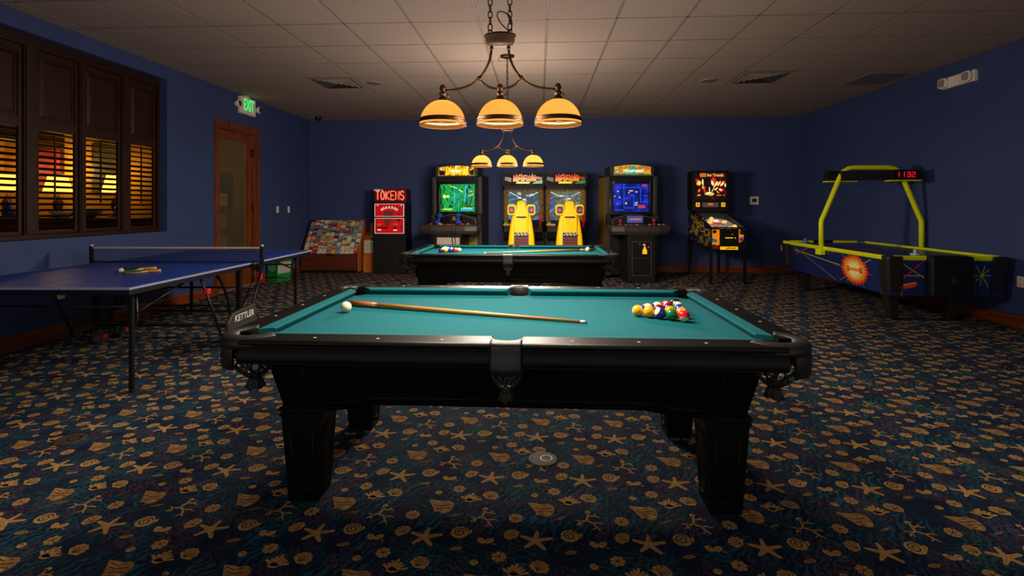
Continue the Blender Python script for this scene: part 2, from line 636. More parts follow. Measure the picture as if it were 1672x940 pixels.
# ---- ceiling: lay-in tiles with a grid
M_TILE = pm('ceiling_tile', (158, 139, 130), 0.9, var=0.05, scale=180, bump=0.1, spec=0.1)
M_TBAR = pm('ceiling_grid_bar', (126, 112, 104), 0.6)
M_TGAP = pm('ceiling_tile_reveal', (86, 74, 68), 0.9)
ce = MB()
ce.box(XL - .2, XR + .2, YF, YB + .2, H + .012, H + .09, 2)
gx = [.078 + .66 * k for k in range(-8, 9)]
gy = [6.83 + .665 * k for k in range(-13, 7)]
xs = [XL] + [x for x in gx if XL + .05 < x < XR - .05] + [XR]
ys = [YF] + [y for y in gy if YF + .05 < y < YB - .05] + [YB]
g = .013
for i in range(len(xs) - 1):
    for j in range(len(ys) - 1):
        x0, x1, y0, y1 = xs[i] + g, xs[i + 1] - g, ys[j] + g, ys[j + 1] - g
        ce.box(x0, x1, y0, y1, H - .001, H + .0115, 0)
for x in xs[1:-1]:
    ce.box(x - .011, x + .011, YF, YB, H + .001, H + .0118, 1)
for y in ys[1:-1]:
    ce.box(XL, XR, y - .011, y + .011, H + .001, H + .0117, 1)
struct(ce.build('ceiling', [M_TILE, M_TBAR, M_TGAP]), 'suspended ceiling of square beige tiles in a grid', 'ceiling')

# ---- baseboards
def base_profile():
    return [(0, 0), (.016, 0), (.016, .118), (.012, .13), (.006, .14), (0, .14)]
bb = MB(); bb.prism([(YB - u, z) for u, z in base_profile()], XL, XR, 'x')
struct(bb.build('baseboard_back', M_TRIMX), 'reddish wood baseboard along the back wall', 'baseboard')
bb = MB(); bb.prism([(XR - u, z) for u, z in base_profile()], YF, YB - .016, 'y')
struct(bb.build('baseboard_right', M_TRIMY), 'reddish wood baseboard along the right wall', 'baseboard')
bb = MB()
bb.prism([(XL + u, z) for u, z in base_profile()], YF, DY0 - .1, 'y')
bb.prism([(XL + u, z) for u, z in base_profile()], DY1 + .1, YB - .016, 'y')
struct(bb.build('baseboard_left', M_TRIMY), 'reddish wood baseboard along the left wall', 'baseboard')

# ---- door: casing, leaf with tall glass lite
def door():
    root = thing('door_1', 'reddish wood door with a tall glass pane in the left wall', 'door', (XL, DY0, 0))
    root['kind'] = 'structure'
    W_ = DY1 - DY0
    c = MB()
    cw = .095
    for y0, y1 in ((-cw, 0), (W_, W_ + cw)):
        c.box(-.001, .022, y0, y1, 0, DZ1 + cw)
        c.box(.022, .03, y0 + (.015 if y0 < 0 else .05), y1 - (.05 if y0 < 0 else .015), 0, DZ1 + .05)
    c.box(-.001, .022, 0, W_, DZ1, DZ1 + cw)
    c.box(.022, .03, 0, W_, DZ1 + .02, DZ1 + .05)
    c.box(-T, 0, 0, .02, 0, DZ1); c.box(-T, 0, W_ - .02, W_, 0, DZ1); c.box(-T, 0, .02, W_ - .02, DZ1 - .02, DZ1)
    c.build('casing', M_TRIMW, root, bevel=.003)
    lf = MB()
    y0, y1 = .024, W_ - .05
    x0, x1 = -.085, -.042
    lf.box(x0, x1, y0, y0 + .045, .01, DZ1 - .024)
    lf.box(x0, x1, y1 - .13, y1, .01, DZ1 - .024)
    lf.box(x0, x1, y0 + .045, y1 - .13, DZ1 - .16, DZ1 - .024)
    lf.box(x0, x1, y0 + .045, y1 - .13, .01, .34)
    lf.build('door_leaf', M_TRIMW, root, bevel=.003)
    gl = MB(); gl.box(-.068, -.060, y0 + .045, y1 - .13, .34, DZ1 - .16)
    gl.build('glass_pane', glassy('door_glass', (210, 190, 150), .06), root)
    for z in (.3, 1.3, 2.2):
        h = MB(); h.box(-.05, -.034, W_ - .052, W_ - .018, z - .06, z + .06); h.tube([(-.036, W_ - .036, z - .065), (-.036, W_ - .036, z + .065)], .009, 8)
        h.build('hinge', M_BRONZE, root)
    return root
door()

# ---- room glimpsed through the door
hall = MB()
hall.box(-7.3, -7.2, 6.9, 10.6, 0, 2.8)
hall.box(-7.2, XL - T, 10.5, 10.6, 0, 2.8)
hall.box(-5.30, -5.22, 9.2, 10.5, 0, 2.8)
struct(hall.build('wall_hallway', M_HALL), 'beige wall glimpsed through the glass of the door', 'wall')
hf = MB(); hf.box(-7.3, XL - T, 6.9, 10.6, -.1, 0)
struct(hf.build('floor_hallway', pm('brown_hall_carpet', (70, 52, 40), .95)), 'brown floor beyond the door', 'floor')
hc = MB(); hc.box(-7.3, XL - T, 6.9, 10.6, 2.8, 2.9)
struct(hc.build('ceiling_hallway', M_TILE), 'plain ceiling beyond the door', 'ceiling')

# ---- lounge glimpsed through the shutters
lo = MB()
lo.box(-7.7, -7.6, 1.2, 6.9, 0, 3.0)
lo.box(-7.6, XL - T, 6.8, 6.9, 0, 3.0)
lo.box(-7.6, XL - T, 1.2, 1.3, 0, 3.0)
struct(lo.build('wall_lounge', M_LOUNGE), 'amber lit wall glimpsed through the window louvers', 'wall')
lf_ = MB(); lf_.box(-7.7, XL - T, 1.2, 6.9, -.1, 0)
struct(lf_.build('floor_lounge', pm('dark_lounge_carpet', (60, 40, 28), .95)), 'dark floor beyond the shuttered window', 'floor')
lc = MB(); lc.box(-7.7, XL - T, 1.2, 6.9, 3.0, 3.1)
struct(lc.build('ceiling_lounge', pm('lounge_ceiling_paint', (180, 140, 80), .9)), 'plain ceiling beyond the shuttered window', 'ceiling')

bm_ = MB()
bm_.box(-6.9, -6.7, 1.3, 6.8, 2.16, 2.5)
for y in (2.6, 4.05, 4.95, 6.3): bm_.box(-6.88, -6.72, y, y + .10, 0, 2.16)
for k in range(14): bm_.box(-6.9, -5.6, 1.5 + k * .4, 1.56 + k * .4, 2.5, 2.58)
struct(bm_.build('trim_lounge', M_SHUTY), 'dark wood posts and beams glimpsed through the shutters', 'trim')

# ---- window with wooden shutters (in a recess)
def window():
    root = thing('window_1', 'wide dark wood window of shutters with raised panels above open louvers', 'window', (XL, 0, 0))
    root['kind'] = 'structure'
    X = -.125                                  # face of the shutters, behind the wall plane
    fr = MB()
    fr.box(-T, X + .03, WY0, WY0 + .06, WZ0, WZ1); fr.box(-T, X + .03, WY1 - .03, WY1, WZ0, WZ1)
    fr.box(-T, X + .03, WY0 + .06, WY1 - .03, WZ1 - .10, WZ1)
    fr.box(-T, X + .05, WY0 + .06, WY1 - .03, WZ0, WZ0 + .045)
    fr.build('window_frame', M_SHUTY, root, bevel=.004)
    # mullion posts between the leaves
    bounds = [(2.47, 2.92), (2.98, 3.43), (3.51, 3.96), (4.05, 4.52), (4.645, 5.10), (5.16, 5.645), (5.76, 6.185)]
    for k in range(len(bounds) - 1):
        p = MB()
        p.box(-T, X + .022, bounds[k][1], bounds[k + 1][0], WZ0 + .045, WZ1 - .10)
        p.box(X + .022, X + .034, bounds[k][1] + .012, bounds[k + 1][0] - .012, WZ0 + .045, WZ1 - .10)
        p.build('mullion', M_SHUT, root, bevel=.003)
    for (y0, y1) in bounds:
        lf = MB()
        z0, z1 = WZ0 + .047, WZ1 - .102
        x0, x1 = X - .028, X
        st = .035
        lf.box(x0, x1, y0, y0 + st, z0, z1); lf.box(x0, x1, y1 - st, y1, z0, z1)
        lf.box(x0, x1, y0 + st, y1 - st, z0, z0 + .03); lf.box(x0, x1, y0 + st, y1 - st, z1 - .06, z1)
        lf.box(x0, x1, y0 + st, y1 - st, 2.055, 2.15)
        leaf = lf.build('shutter_leaf', M_SHUT, root, bevel=.003)
        pn = MB()
        a, b_, c, d = y0 + st, y1 - st, 2.15, z1 - .06
        pn.box(x0 + .004, x1 - .014, a, b_, c, d)
        pn.loft([[(x1 - .014, a + .02, c + .02), (x1 - .014, b_ - .02, c + .02), (x1 - .014, b_ - .02, d - .02), (x1 - .014, a + .02, d - .02)],
                 [(x1 - .002, a + .05, c + .05), (x1 - .002, b_ - .05, c + .05), (x1 - .002, b_ - .05, d - .05), (x1 - .002, a + .05, d - .05)]])
        pn.build('raised_panel', M_SHUT, leaf)
        lz0, lz1 = z0 + .03, 2.055
        n = 17
        lv = MB()
        for q in range(n):
            zc = lz0 + (q + .5) * (lz1 - lz0) / n
            ang = math.radians(-22 if q < n - 4 else -12)
            M = Matrix.Translation((X - .014, 0, zc)) @ Matrix.Rotation(ang, 4, 'Y')
            lv.prism([(-.031, 0), (-.015, -.0045), (.015, -.0045), (.031, 0), (.015, .0045), (-.015, .0045)], a + .002, b_ - .002, 'y', 0, M)
        lv.build('louvers', M_SHUTY, leaf)
        tr = MB(); yc = (a + b_) / 2 - .06
        tr.box(X + .026, X + .036, yc - .007, yc + .007, lz0 + .28, lz1 - .02)
        tr.build('tilt_rod', M_SHUT, leaf)
    return root
window()
# ================================================================ POOL TABLES
def pool_table(label, loc, L, W, group):
    root = thing('pool_table', label, 'pool table', loc, 0, group)
    hl, hw = L / 2, W / 2
    rw, cu, zt, zb = .115, .05, .785, .745
    a, b = hl - rw - cu, hw - rw - cu
    px, py, sy = a + .03, b + .03, b + .055
    # --- cloth bed with pocket holes
    A, B, r, rs = a + .045, b + .045, .066, .056
    q = math.sqrt(r * r - .015 ** 2)
    a0, a1 = math.atan2(-q, .015), math.atan2(.015, -q) - 2 * PI
    q1 = [(A, 0)] + arc2(px, py, r, a0, a1, 10)
    qs = math.sqrt(rs * rs - (sy - B) ** 2)
    s0, s1 = math.atan2(B - sy, qs), -PI / 2
    q1 += arc2(0, sy, rs, s0, s1, 5)
    q2 = [(-x, y) for x, y in q1[::-1]][1:]
    top = q1 + q2
    bot = [(x, -y) for x, y in top[::-1]][1:-1]
    outline = top + bot
    m = MB(); m.prism(outline, zb - .008, zb, 'z'); m.build('cloth_bed', M_FELT, root)
    m = MB(); m.prism(outline, zb - .04, zb - .0082, 'z'); m.build('slate_bed', M_SLATE, root)
    # --- rails
    prof = [(rw, zt), (.016, zt), (.008, zt - .002), (.002, zt - .007), (0, zt - .013), (.003, zt - .019), (.011, zt - .022), (.014, zt - .024), (.014, zt - .030)]
    prof += [(.012 - .015 * math.sin(PI * .62 * i / 9), zt - .031 - .050 * i / 9) for i in range(10)]
    prof += [(.006, zt - .083), (.001, zt - .086), (.001, zt - .090), (.006, zt - .094), (rw, zt - .094)]
    cush = [(0, zt), (.044, zt - .004), (.05, zt - .009), (.049, zt - .014), (.03, zb + .002), (0, zb + .002)]
    def diamond(mb, x, y):
        mb.prism([(x - .008, y), (x, y - .005), (x + .008, y), (x, y + .005)], zt - .001, zt + .0008, 'z')
    for sgy in (-1, 1):
        for sgx in (-1, 1):
            x0, x1 = .062, hl - .135
            m = MB()
            m.loft([[(sgx * x, sgy * (hw - u), z) for u, z in prof] for x in (x0, x1)], 0, False)
            rail = m.build('rail', M_BLACK, root)
            m = MB()
            ends = [(x0 + v * .45 - .004, a - .015 - v) for v, z in cush]
            m.loft([[(sgx * ends[i][k], sgy * (hw - rw - v), z) for i, (v, z) in enumerate(cush)] for k in (0, 1)], 0, False)
            m.build('cushion', M_FELT, rail)
            for k in (1, 2, 3):
                m = MB(); diamond(m, sgx * a * k / 4, sgy * (hw - .055)); m.build('sight', M_PEARL, rail)
    for sgx in (-1, 1):
        m = MB()
        y1 = hw - .135
        m.loft([[(sgx * (hl - u), y, z) for u, z in prof] for y in (-y1, y1)], 0, False)
        rail = m.build('rail', M_BLACK, root)
        m = MB()
        m.loft([[(sgx * (hl - rw - v), k * (b - .015 - v), z) for v, z in cush] for k in (-1, 1)], 0, False)
        m.build('cushion', M_FELT, rail)
        for k in (-1, 0, 1):
            m = MB(); diamond(m, sgx * (hl - .055), k * b / 2); m.build('sight', M_PEARL, rail)
    # --- pockets
    def net_mesh(c, R0, zt_, zb_, n=9, sx=1, sy_=1):
        m = MB()
        def P(t, ang):
            z = zt_ + (zb_ - zt_) * t
            rr = R0 * (1 + .06 * math.sin(PI * t)) * (1 - .72 * t ** 2.4)
            return (c[0] + rr * math.cos(ang) * sx, c[1] + rr * math.sin(ang) * sy_, z)
        for d in (-1, 1):
            for k in range(n):
                m.tube([P(i / 8, 2 * PI * k / n + d * 1.25 * i / 8) for i in range(9)], .0046, 5)
        m.tube([P(.0, 2 * PI * i / 20) for i in range(20)], .006, 5, closed=True)
        return m
    def tassel_mesh(c, z1, z0, r=.036):
        m = MB()
        m.lathe([(.004, z1 + .012), (.02, z1 + .008), (.021, z1 - .004), (.013, z1 - .010)], 12, (c[0], c[1], 0))
        for k in range(16):
            an = 2 * PI * k / 16
            rr = r * (.75 + .25 * ((k * 7) % 5) / 4)
            m.tube([(c[0] + .011 * math.cos(an), c[1] + .011 * math.sin(an), z1 - .006),
                    (c[0] + rr * .7 * math.cos(an), c[1] + rr * .7 * math.sin(an), (z1 + z0) / 2),
                    (c[0] + rr * math.cos(an), c[1] + rr * math.sin(an), z0 + .006 * ((k * 3) % 4) / 3)], [.006, .007, .005], 5)
        return m
    for sgx in (-1, 1):
        for sgy in (-1, 1):
            c = (sgx * px, sgy * py)
            d = math.atan2(sgy, sgx)
            m = MB()
            ring = [(.069, zt - .09), (.066, zt - .012), (.071, zt - .001), (.082, zt + .006), (.100, zt + .007), (.118, zt + .002), (.129, zt - .009), (.132, zt - .022), (.129, zt - .034),
                    (.122, zt - .036), (.100, zt - .05)]
            m.lathe(ring, 30, (c[0], c[1], 0), a0=d - 1.92, a1=d + 1.92, closed_prof=True)
            m.lathe([(.124, zt - .034), (.131, zt - .037), (.132, zt - .05), (.130, zt - .118), (.120, zt - .122), (.118, zt - .05)], 18, (c[0], c[1], 0), a0=d - .58, a1=d + .58, closed_prof=True)
            pk = m.build('pocket', M_LEATHER, root)
            nc = (c[0] + sgx * .004, c[1] + sgy * .004)
            net_mesh((nc[0], nc[1]), .092, zt - .060, zt - .180, 9).build('net', M_NET, pk)
            tassel_mesh(nc, zt - .172, zt - .232).build('tassel', M_NET, pk)
    for sgy in (-1, 1):
        c = (0, sgy * sy)
        d = sgy * PI / 2
        m = MB()
        m.lathe([(.056, zt - .09), (.056, zt - .008), (.06, zt - .001), (.066, zt + .002), (.080, zt - .002), (.083, zt - .012), (.078, zt - .09)], 20, (c[0], c[1], 0), a0=d - PI / 2, a1=d + PI / 2, closed_prof=True)
        # leather saddle over the rail and flap hanging down the front, bulging a little
        y0 = hw
        rows = [(hw - .066, zt + .0015), (hw - .03, zt + .005), (hw - .006, zt + .004), (hw + .004, zt - .003), (hw + .0075, zt - .014), (hw + .006, zt - .03), (hw + .012, zt - .06), (hw + .016, zt - .088), (hw + .014, zt - .108)]
        xs_ = [-.060, -.05, -.03, 0, .03, .05, .060]
        def row(y, z, off, i):
            out = []
            for x in xs_:
                dip = .010 * max(0, 1 - (x / .05) ** 2) if i == len(rows) - 1 else 0
                edge = -.004 if abs(x) > .055 else 0
                yy = y
                if i == 0:
                    yy = y + .034 * max(0, 1 - (x / .055) ** 2)
                out.append((x, sgy * (yy + off + edge), z + (off if i < 2 else 0) * .3 - dip))
            return out
        rings = []
        for i, (y, z) in enumerate(rows):
            rings.append(row(y, z, .004, i) + row(y, z, 0.0, i)[::-1])
        m.loft(rings, 0, True)
        pk = m.build('pocket', M_LEATHER, root)
        nc = (0, sgy * (hw - .048))
        net_mesh(nc, .062, zt - .098, zt - .185, 8, .95, 1.0).build('net', M_NET, pk)
        tassel_mesh((0, sgy * (hw - .035)), zt - .180, zt - .228, .032).build('tassel', M_NET, pk)
    # --- cabinet: tapering panels with an arched lower edge
    zc1, zc0 = zt - .094, .42
    tx, ty, bx, by = hl - .135, hw - .19, hl - .195, hw - .25
    def low(t):                         # lower edge height along the panel, t in -1..1
        e = min(1, max(0, (1 - abs(t) - .22) / .25))
        return zc0 + .030 * (e * e * (3 - 2 * e))
    m = MB()
    N = 28
    def at_(t, z, along, s_, inset=0.0):
        k = (zc1 - z) / (zc1 - zc0)
        X, Y = tx + (bx - tx) * k, ty + (by - ty) * k
        return (t * X, s_ * (Y + inset), z) if along == 'x' else (s_ * (X + inset), t * Y, z)
    for along in 'xy':
        for s_ in (-1, 1):
            rings = []
            for i in range(N + 1):
                t = -1 + 2 * i / N
                zl = low(t)
                rings.append([at_(t, zc1, along, s_), at_(t, zl, along, s_), at_(t, zl, along, s_, -.03), at_(t, zc1, along, s_, -.03)])
            m.loft(rings)
    m.box(-tx + .02, tx - .02, -ty + .02, ty - .02, zc1 - .02, zc1)
    cab = m.build('cabinet', M_BLACK, root)
    for along in 'xy':
        for s_ in (-1, 1):
            pts = []
            for i in range(N + 1):
                t = -.86 + 1.72 * i / N
                pts.append(at_(t, low(t) + .035, along, s_, .002))
            m = MB(); m.tube(pts, .005, 6)
            pts2 = [at_(-.86, low(-.86) + .035, along, s_, .002), at_(-.86, zc1 - .03, along, s_, .002)]
            m.tube(pts2, .004, 6)
            m.tube([(-p[0], p[1], p[2]) if along == 'x' else (p[0], -p[1], p[2]) for p in pts2], .004, 6)
            m.build('moulding', M_BLACK, cab)
    # --- legs
    lx, ly = hl - .26, hw - .355
    for sgx in (-1, 1):
        for sgy in (-1, 1):
            c = (sgx * lx, sgy * ly)
            m = MB()
            def sq(h, z):
                return [(c[0] - h, c[1] - h, z), (c[0] + h, c[1] - h, z), (c[0] + h, c[1] + h, z), (c[0] - h, c[1] + h, z)]
            m.loft([sq(.066, 0), sq(.068, .004), sq(.089, .384)])
            m.loft([sq(.094, .384), sq(.096, .388), sq(.096, .398), sq(.092, .401), sq(.092, .404), sq(.099, .408), sq(.099, .42)])
            leg = m.build('leg', M_BLACK, root)
            m = MB()
            for fa in range(4):
                R = Matrix.Translation((c[0], c[1], 0)) @ Matrix.Rotation(fa * PI / 2, 4, 'Z')
                def hh(z): return .067 + (.089 - .067) * z / .384
                def strip(p0, p1):
                    m.tube([p0, p1], .0045, 6, M=R)
                z0, z1 = .055, .325
                f0, f1 = hh(z0) * .62, hh(z1) * .60
                P = [(-f0, -hh(z0) - .001, z0), (f0, -hh(z0) - .001, z0), (f1, -hh(z1) - .001, z1), (-f1, -hh(z1) - .001, z1)]
                for i in range(4):
                    strip(P[i], P[(i + 1) % 4])
                m.add([(x, y - .0015, z) for x, y, z in P], [[0, 1, 2, 3]], 0, False, R)
            m.build('leg_panel', M_BLACK, leg)
    return root

GT = 'pool tables with teal cloth'
TA = (-.125, 2.605, 0)
TB = (-.335, 6.16, 0)
pool_table('nearest black pool table with teal cloth and net pockets', TA, 2.35, 1.42, GT)
pool_table('far black pool table with teal cloth in front of the arcade machines', TB, 2.44, 1.46, GT)

# ---------------------------------------------------------------- balls
BR = .0286
ZB = .745
BALLS = {'yellow': (226, 160, 4), 'blue': (22, 40, 130), 'red': (214, 22, 20), 'purple': (58, 20, 60), 'orange': (244, 128, 14), 'green': (8, 108, 48), 'maroon': (96, 16, 22), 'black': (14, 14, 14)}
BM = {k: pm('ball_' + k, v, .12, var=.03, coat=.3) for k, v in BALLS.items()}
M_IVORY = pm('ball_ivory', (212, 200, 172), .16, var=.03, coat=.3)
def ball(name, label, pos, base, stripe, rot, group=None):
    m = MB()
    if base is None:
        m.sphere((0, 0, 0), BR, 28, 18, 0); mats = [M_IVORY]
    elif stripe:
        m.sphere((0, 0, 0), BR, 28, 18, matf=lambda t: 1 if .30 * PI < t < .70 * PI else 0); mats = [M_IVORY, BM[base]]
    else:
        m.sphere((0, 0, 0), BR, 28, 18, matf=lambda t: 0 if t < .13 * PI else 1); mats = [M_IVORY, BM[base]]
    o = m.build(name, mats, None, (pos[0], pos[1], ZB + BR + .0006), rot)
    return tag(o, label, 'ball', group)

def rack(p1, ang, rows, where, group, spread=1.0):
    dx = (math.cos(ang), math.sin(ang))
    dy = (-dx[1], dx[0])
    for r, row in enumerate(rows):
        for k, (col, stripe, rot) in enumerate(row):
            s = 2 * BR * 1.002
            u = s * (k + r * .5); v = s * r * math.sqrt(3) / 2 * spread
            x, y = p1[0] + dx[0] * u + dy[0] * v, p1[1] + dx[1] * u + dy[1] * v
            kind = ('%s striped' if stripe else 'solid %s') % col
            ball('pool_ball', '%s pool ball in the racked triangle on the %s table' % (kind, where), (x, y), col, stripe, rot, group)

R_ = lambda a, b_=0, c=0: (math.radians(a), math.radians(b_), math.radians(c))
rack((.502, 2.600), math.radians(-30), [
    [('yellow', 1, R_(0, 74, -20)), ('yellow', 0, R_(190, 0, 0)), ('blue', 1, R_(0, -58, 8)), ('green', 0, R_(185, 30, 0)), ('red', 1, R_(-42, 14, 0))],
    [('maroon', 1, R_(10, 10, 0)), ('maroon', 0, R_(180, 0, 0)), ('orange', 0, R_(120, 30, 0)), ('orange', 1, R_(90, 0, 20))],
    [('purple', 1, R_(10, 0, 0)), ('purple', 0, R_(180, 0, 0)), ('blue', 0, R_(60, 0, 30))],
    [('red', 0, R_(40, -30, 0)), ('green', 1, R_(10, 10, 0))],
    [('black', 0, R_(180, 0, 0))]], 'near', 'racked balls on the near pool table', 1.4)
rack((-1.19, 6.085), math.radians(24), [
    [('purple', 0, R_(180, 0, 0)), ('yellow', 0, R_(60, -10, 0)), ('blue', 0, R_(170, 0, 0)), ('red', 0, R_(20, 40, 0)), ('yellow', 1, R_(90, 0, 0))],
    [('red', 1, R_(80, 0, 0)), ('orange', 0, R_(20, 0, 0)), ('purple', 1, R_(10, 0, 0)), ('green', 0, R_(180, 0, 0))],
    [('orange', 1, R_(30, 0, 0)), ('blue', 1, R_(10, 0, 0)), ('maroon', 0, R_(180, 0, 0))],
    [('green', 1, R_(20, 0, 0)), ('black', 0, R_(180, 0, 0))],
    [('maroon', 1, R_(0, 0, 0))]], 'far', 'racked balls on the far pool table', 1.15)
ball('cue_ball', 'ivory white cue ball in front of the cue butt, near pool table', (-1.015, 2.612), None, 0, R_(0))
ball('cue_ball', 'ivory white cue ball beside the cue on the far pool table', (.606, 6.33), None, 0, R_(0))

# ---------------------------------------------------------------- cues
M_MAPLE = wood('maple_cue_shaft', (164, 108, 50), (192, 136, 70), .28, 0, 4)
M_BUTT = wood('brown_cue_butt', (120, 56, 20), (168, 92, 38), .25, 0, 4)
M_FERR = pm('white_ferrule', (232, 226, 214), .35)
M_CHALK = pm('blue_chalk_tip', (60, 90, 130), .9)
def cue(label, butt, tip, s=1.0):
    P, Q = Vector(butt), Vector(tip)
    Ln = (Q - P).length
    d = (Q - P).normalized()
    root = thing('pool_cue', label, 'cue', tuple(P), math.atan2(d.y, d.x), 'pool cues lying on the tables')
    el = -math.asin(d.z)
    rb, rt = .0155 * s, .0068 * s
    def seg(name, x0, x1, mat, rr=None):
        m = MB()
        f = lambda x: rb + (rt - rb) * x / Ln
        m.tube([(x, 0, 0) for x in (x0, (x0 + x1) / 2, x1)], [rr or f(x0), rr or f((x0 + x1) / 2), rr or f(x1)], 14)
        m.build(name, mat, root, rot=(0, el, 0))
    seg('butt_cap', -.012, 0, M_RUBBER, rb * .96)
    seg('butt', 0, .13 * Ln, M_BUTT)
    seg('joint', .13 * Ln, .136 * Ln, M_CHROME)
    seg('shaft', .136 * Ln, Ln - .030, M_MAPLE)
    seg('ferrule', Ln - .030, Ln - .006, M_FERR)
    seg('tip', Ln - .006, Ln, M_CHALK, rt * .95)
cue('wooden pool cue lying across the teal cloth of the nearest table', (-1.06, 2.785, ZB + .0165), (.227, 2.42, ZB + .0078))
cue('wooden pool cue lying on the far table behind its cue ball', (.69, 6.46, ZB + .0165), (-.66, 5.99, ZB + .0078))

# ================================================================ BILLIARD PENDANTS
def shade_glass():
    m, nt, b = new_mat('amber_shade_glass')
    out = nt.nodes['Material Output']
    tc = nt.nodes.new('ShaderNodeTexCoord')
    n = nt.nodes.new('ShaderNodeTexNoise'); n.inputs['Scale'].default_value = 8
    nt.links.new(tc.outputs['Object'], n.inputs['Vector'])
    r = nt.nodes.new('ShaderNodeValToRGB')
    r.color_ramp.elements[0].color = lin((224, 132, 52)) + (1,)
    r.color_ramp.elements[1].color = lin((248, 168, 78)) + (1,)
    nt.links.new(n.outputs['Fac'], r.inputs[0])
    def dim(k):                       # dense opal glass passes and scatters only a little
        v = nt.nodes.new('ShaderNodeVectorMath'); v.operation = 'SCALE'
        v.inputs['Scale'].default_value = k
        nt.links.new(r.outputs[0], v.inputs[0])
        return v.outputs[0]
    tr = nt.nodes.new('ShaderNodeBsdfTranslucent')
    nt.links.new(dim(.06), tr.inputs['Color'])
    nt.links.new(dim(.006), b.inputs['Base Color'])
    b.inputs['Roughness'].default_value = .5
    b.inputs['Specular IOR Level'].default_value = .0
    nt.links.new(r.outputs[0], b.inputs['Emission Color'])
    b.inputs['Emission Strength'].default_value = SHADE_GLOW
    mx = nt.nodes.new('ShaderNodeMixShader')
    mx.inputs[0].default_value = .45
    nt.links.new(b.outputs[0], mx.inputs[1]); nt.links.new(tr.outputs[0], mx.inputs[2])
    nt.links.new(mx.outputs[0], out.inputs['Surface'])
    return m
M_SHADE = shade_glass()
M_BULB = em('lit_bulb', (255, 214, 140), 3.0)

def chain(m, p0, p1, link=.042, r=.0032, wd=.011):
    P, Q = Vector(p0), Vector(p1)
    n = max(1, int(round((Q - P).length / (link * .78))))
    for i in range(n):
        c = P.lerp(Q, (i + .5) / n)
        pts = []
        for k in range(12):
            a = 2 * PI * k / 12
            u = wd * math.cos(a); v = link / 2 * math.sin(a)
            pts.append((c.x + (u if i % 2 == 0 else u * .25), c.y + (u * .25 if i % 2 == 0 else u), c.z + v))
        m.tube(pts, r, 5, closed=True)

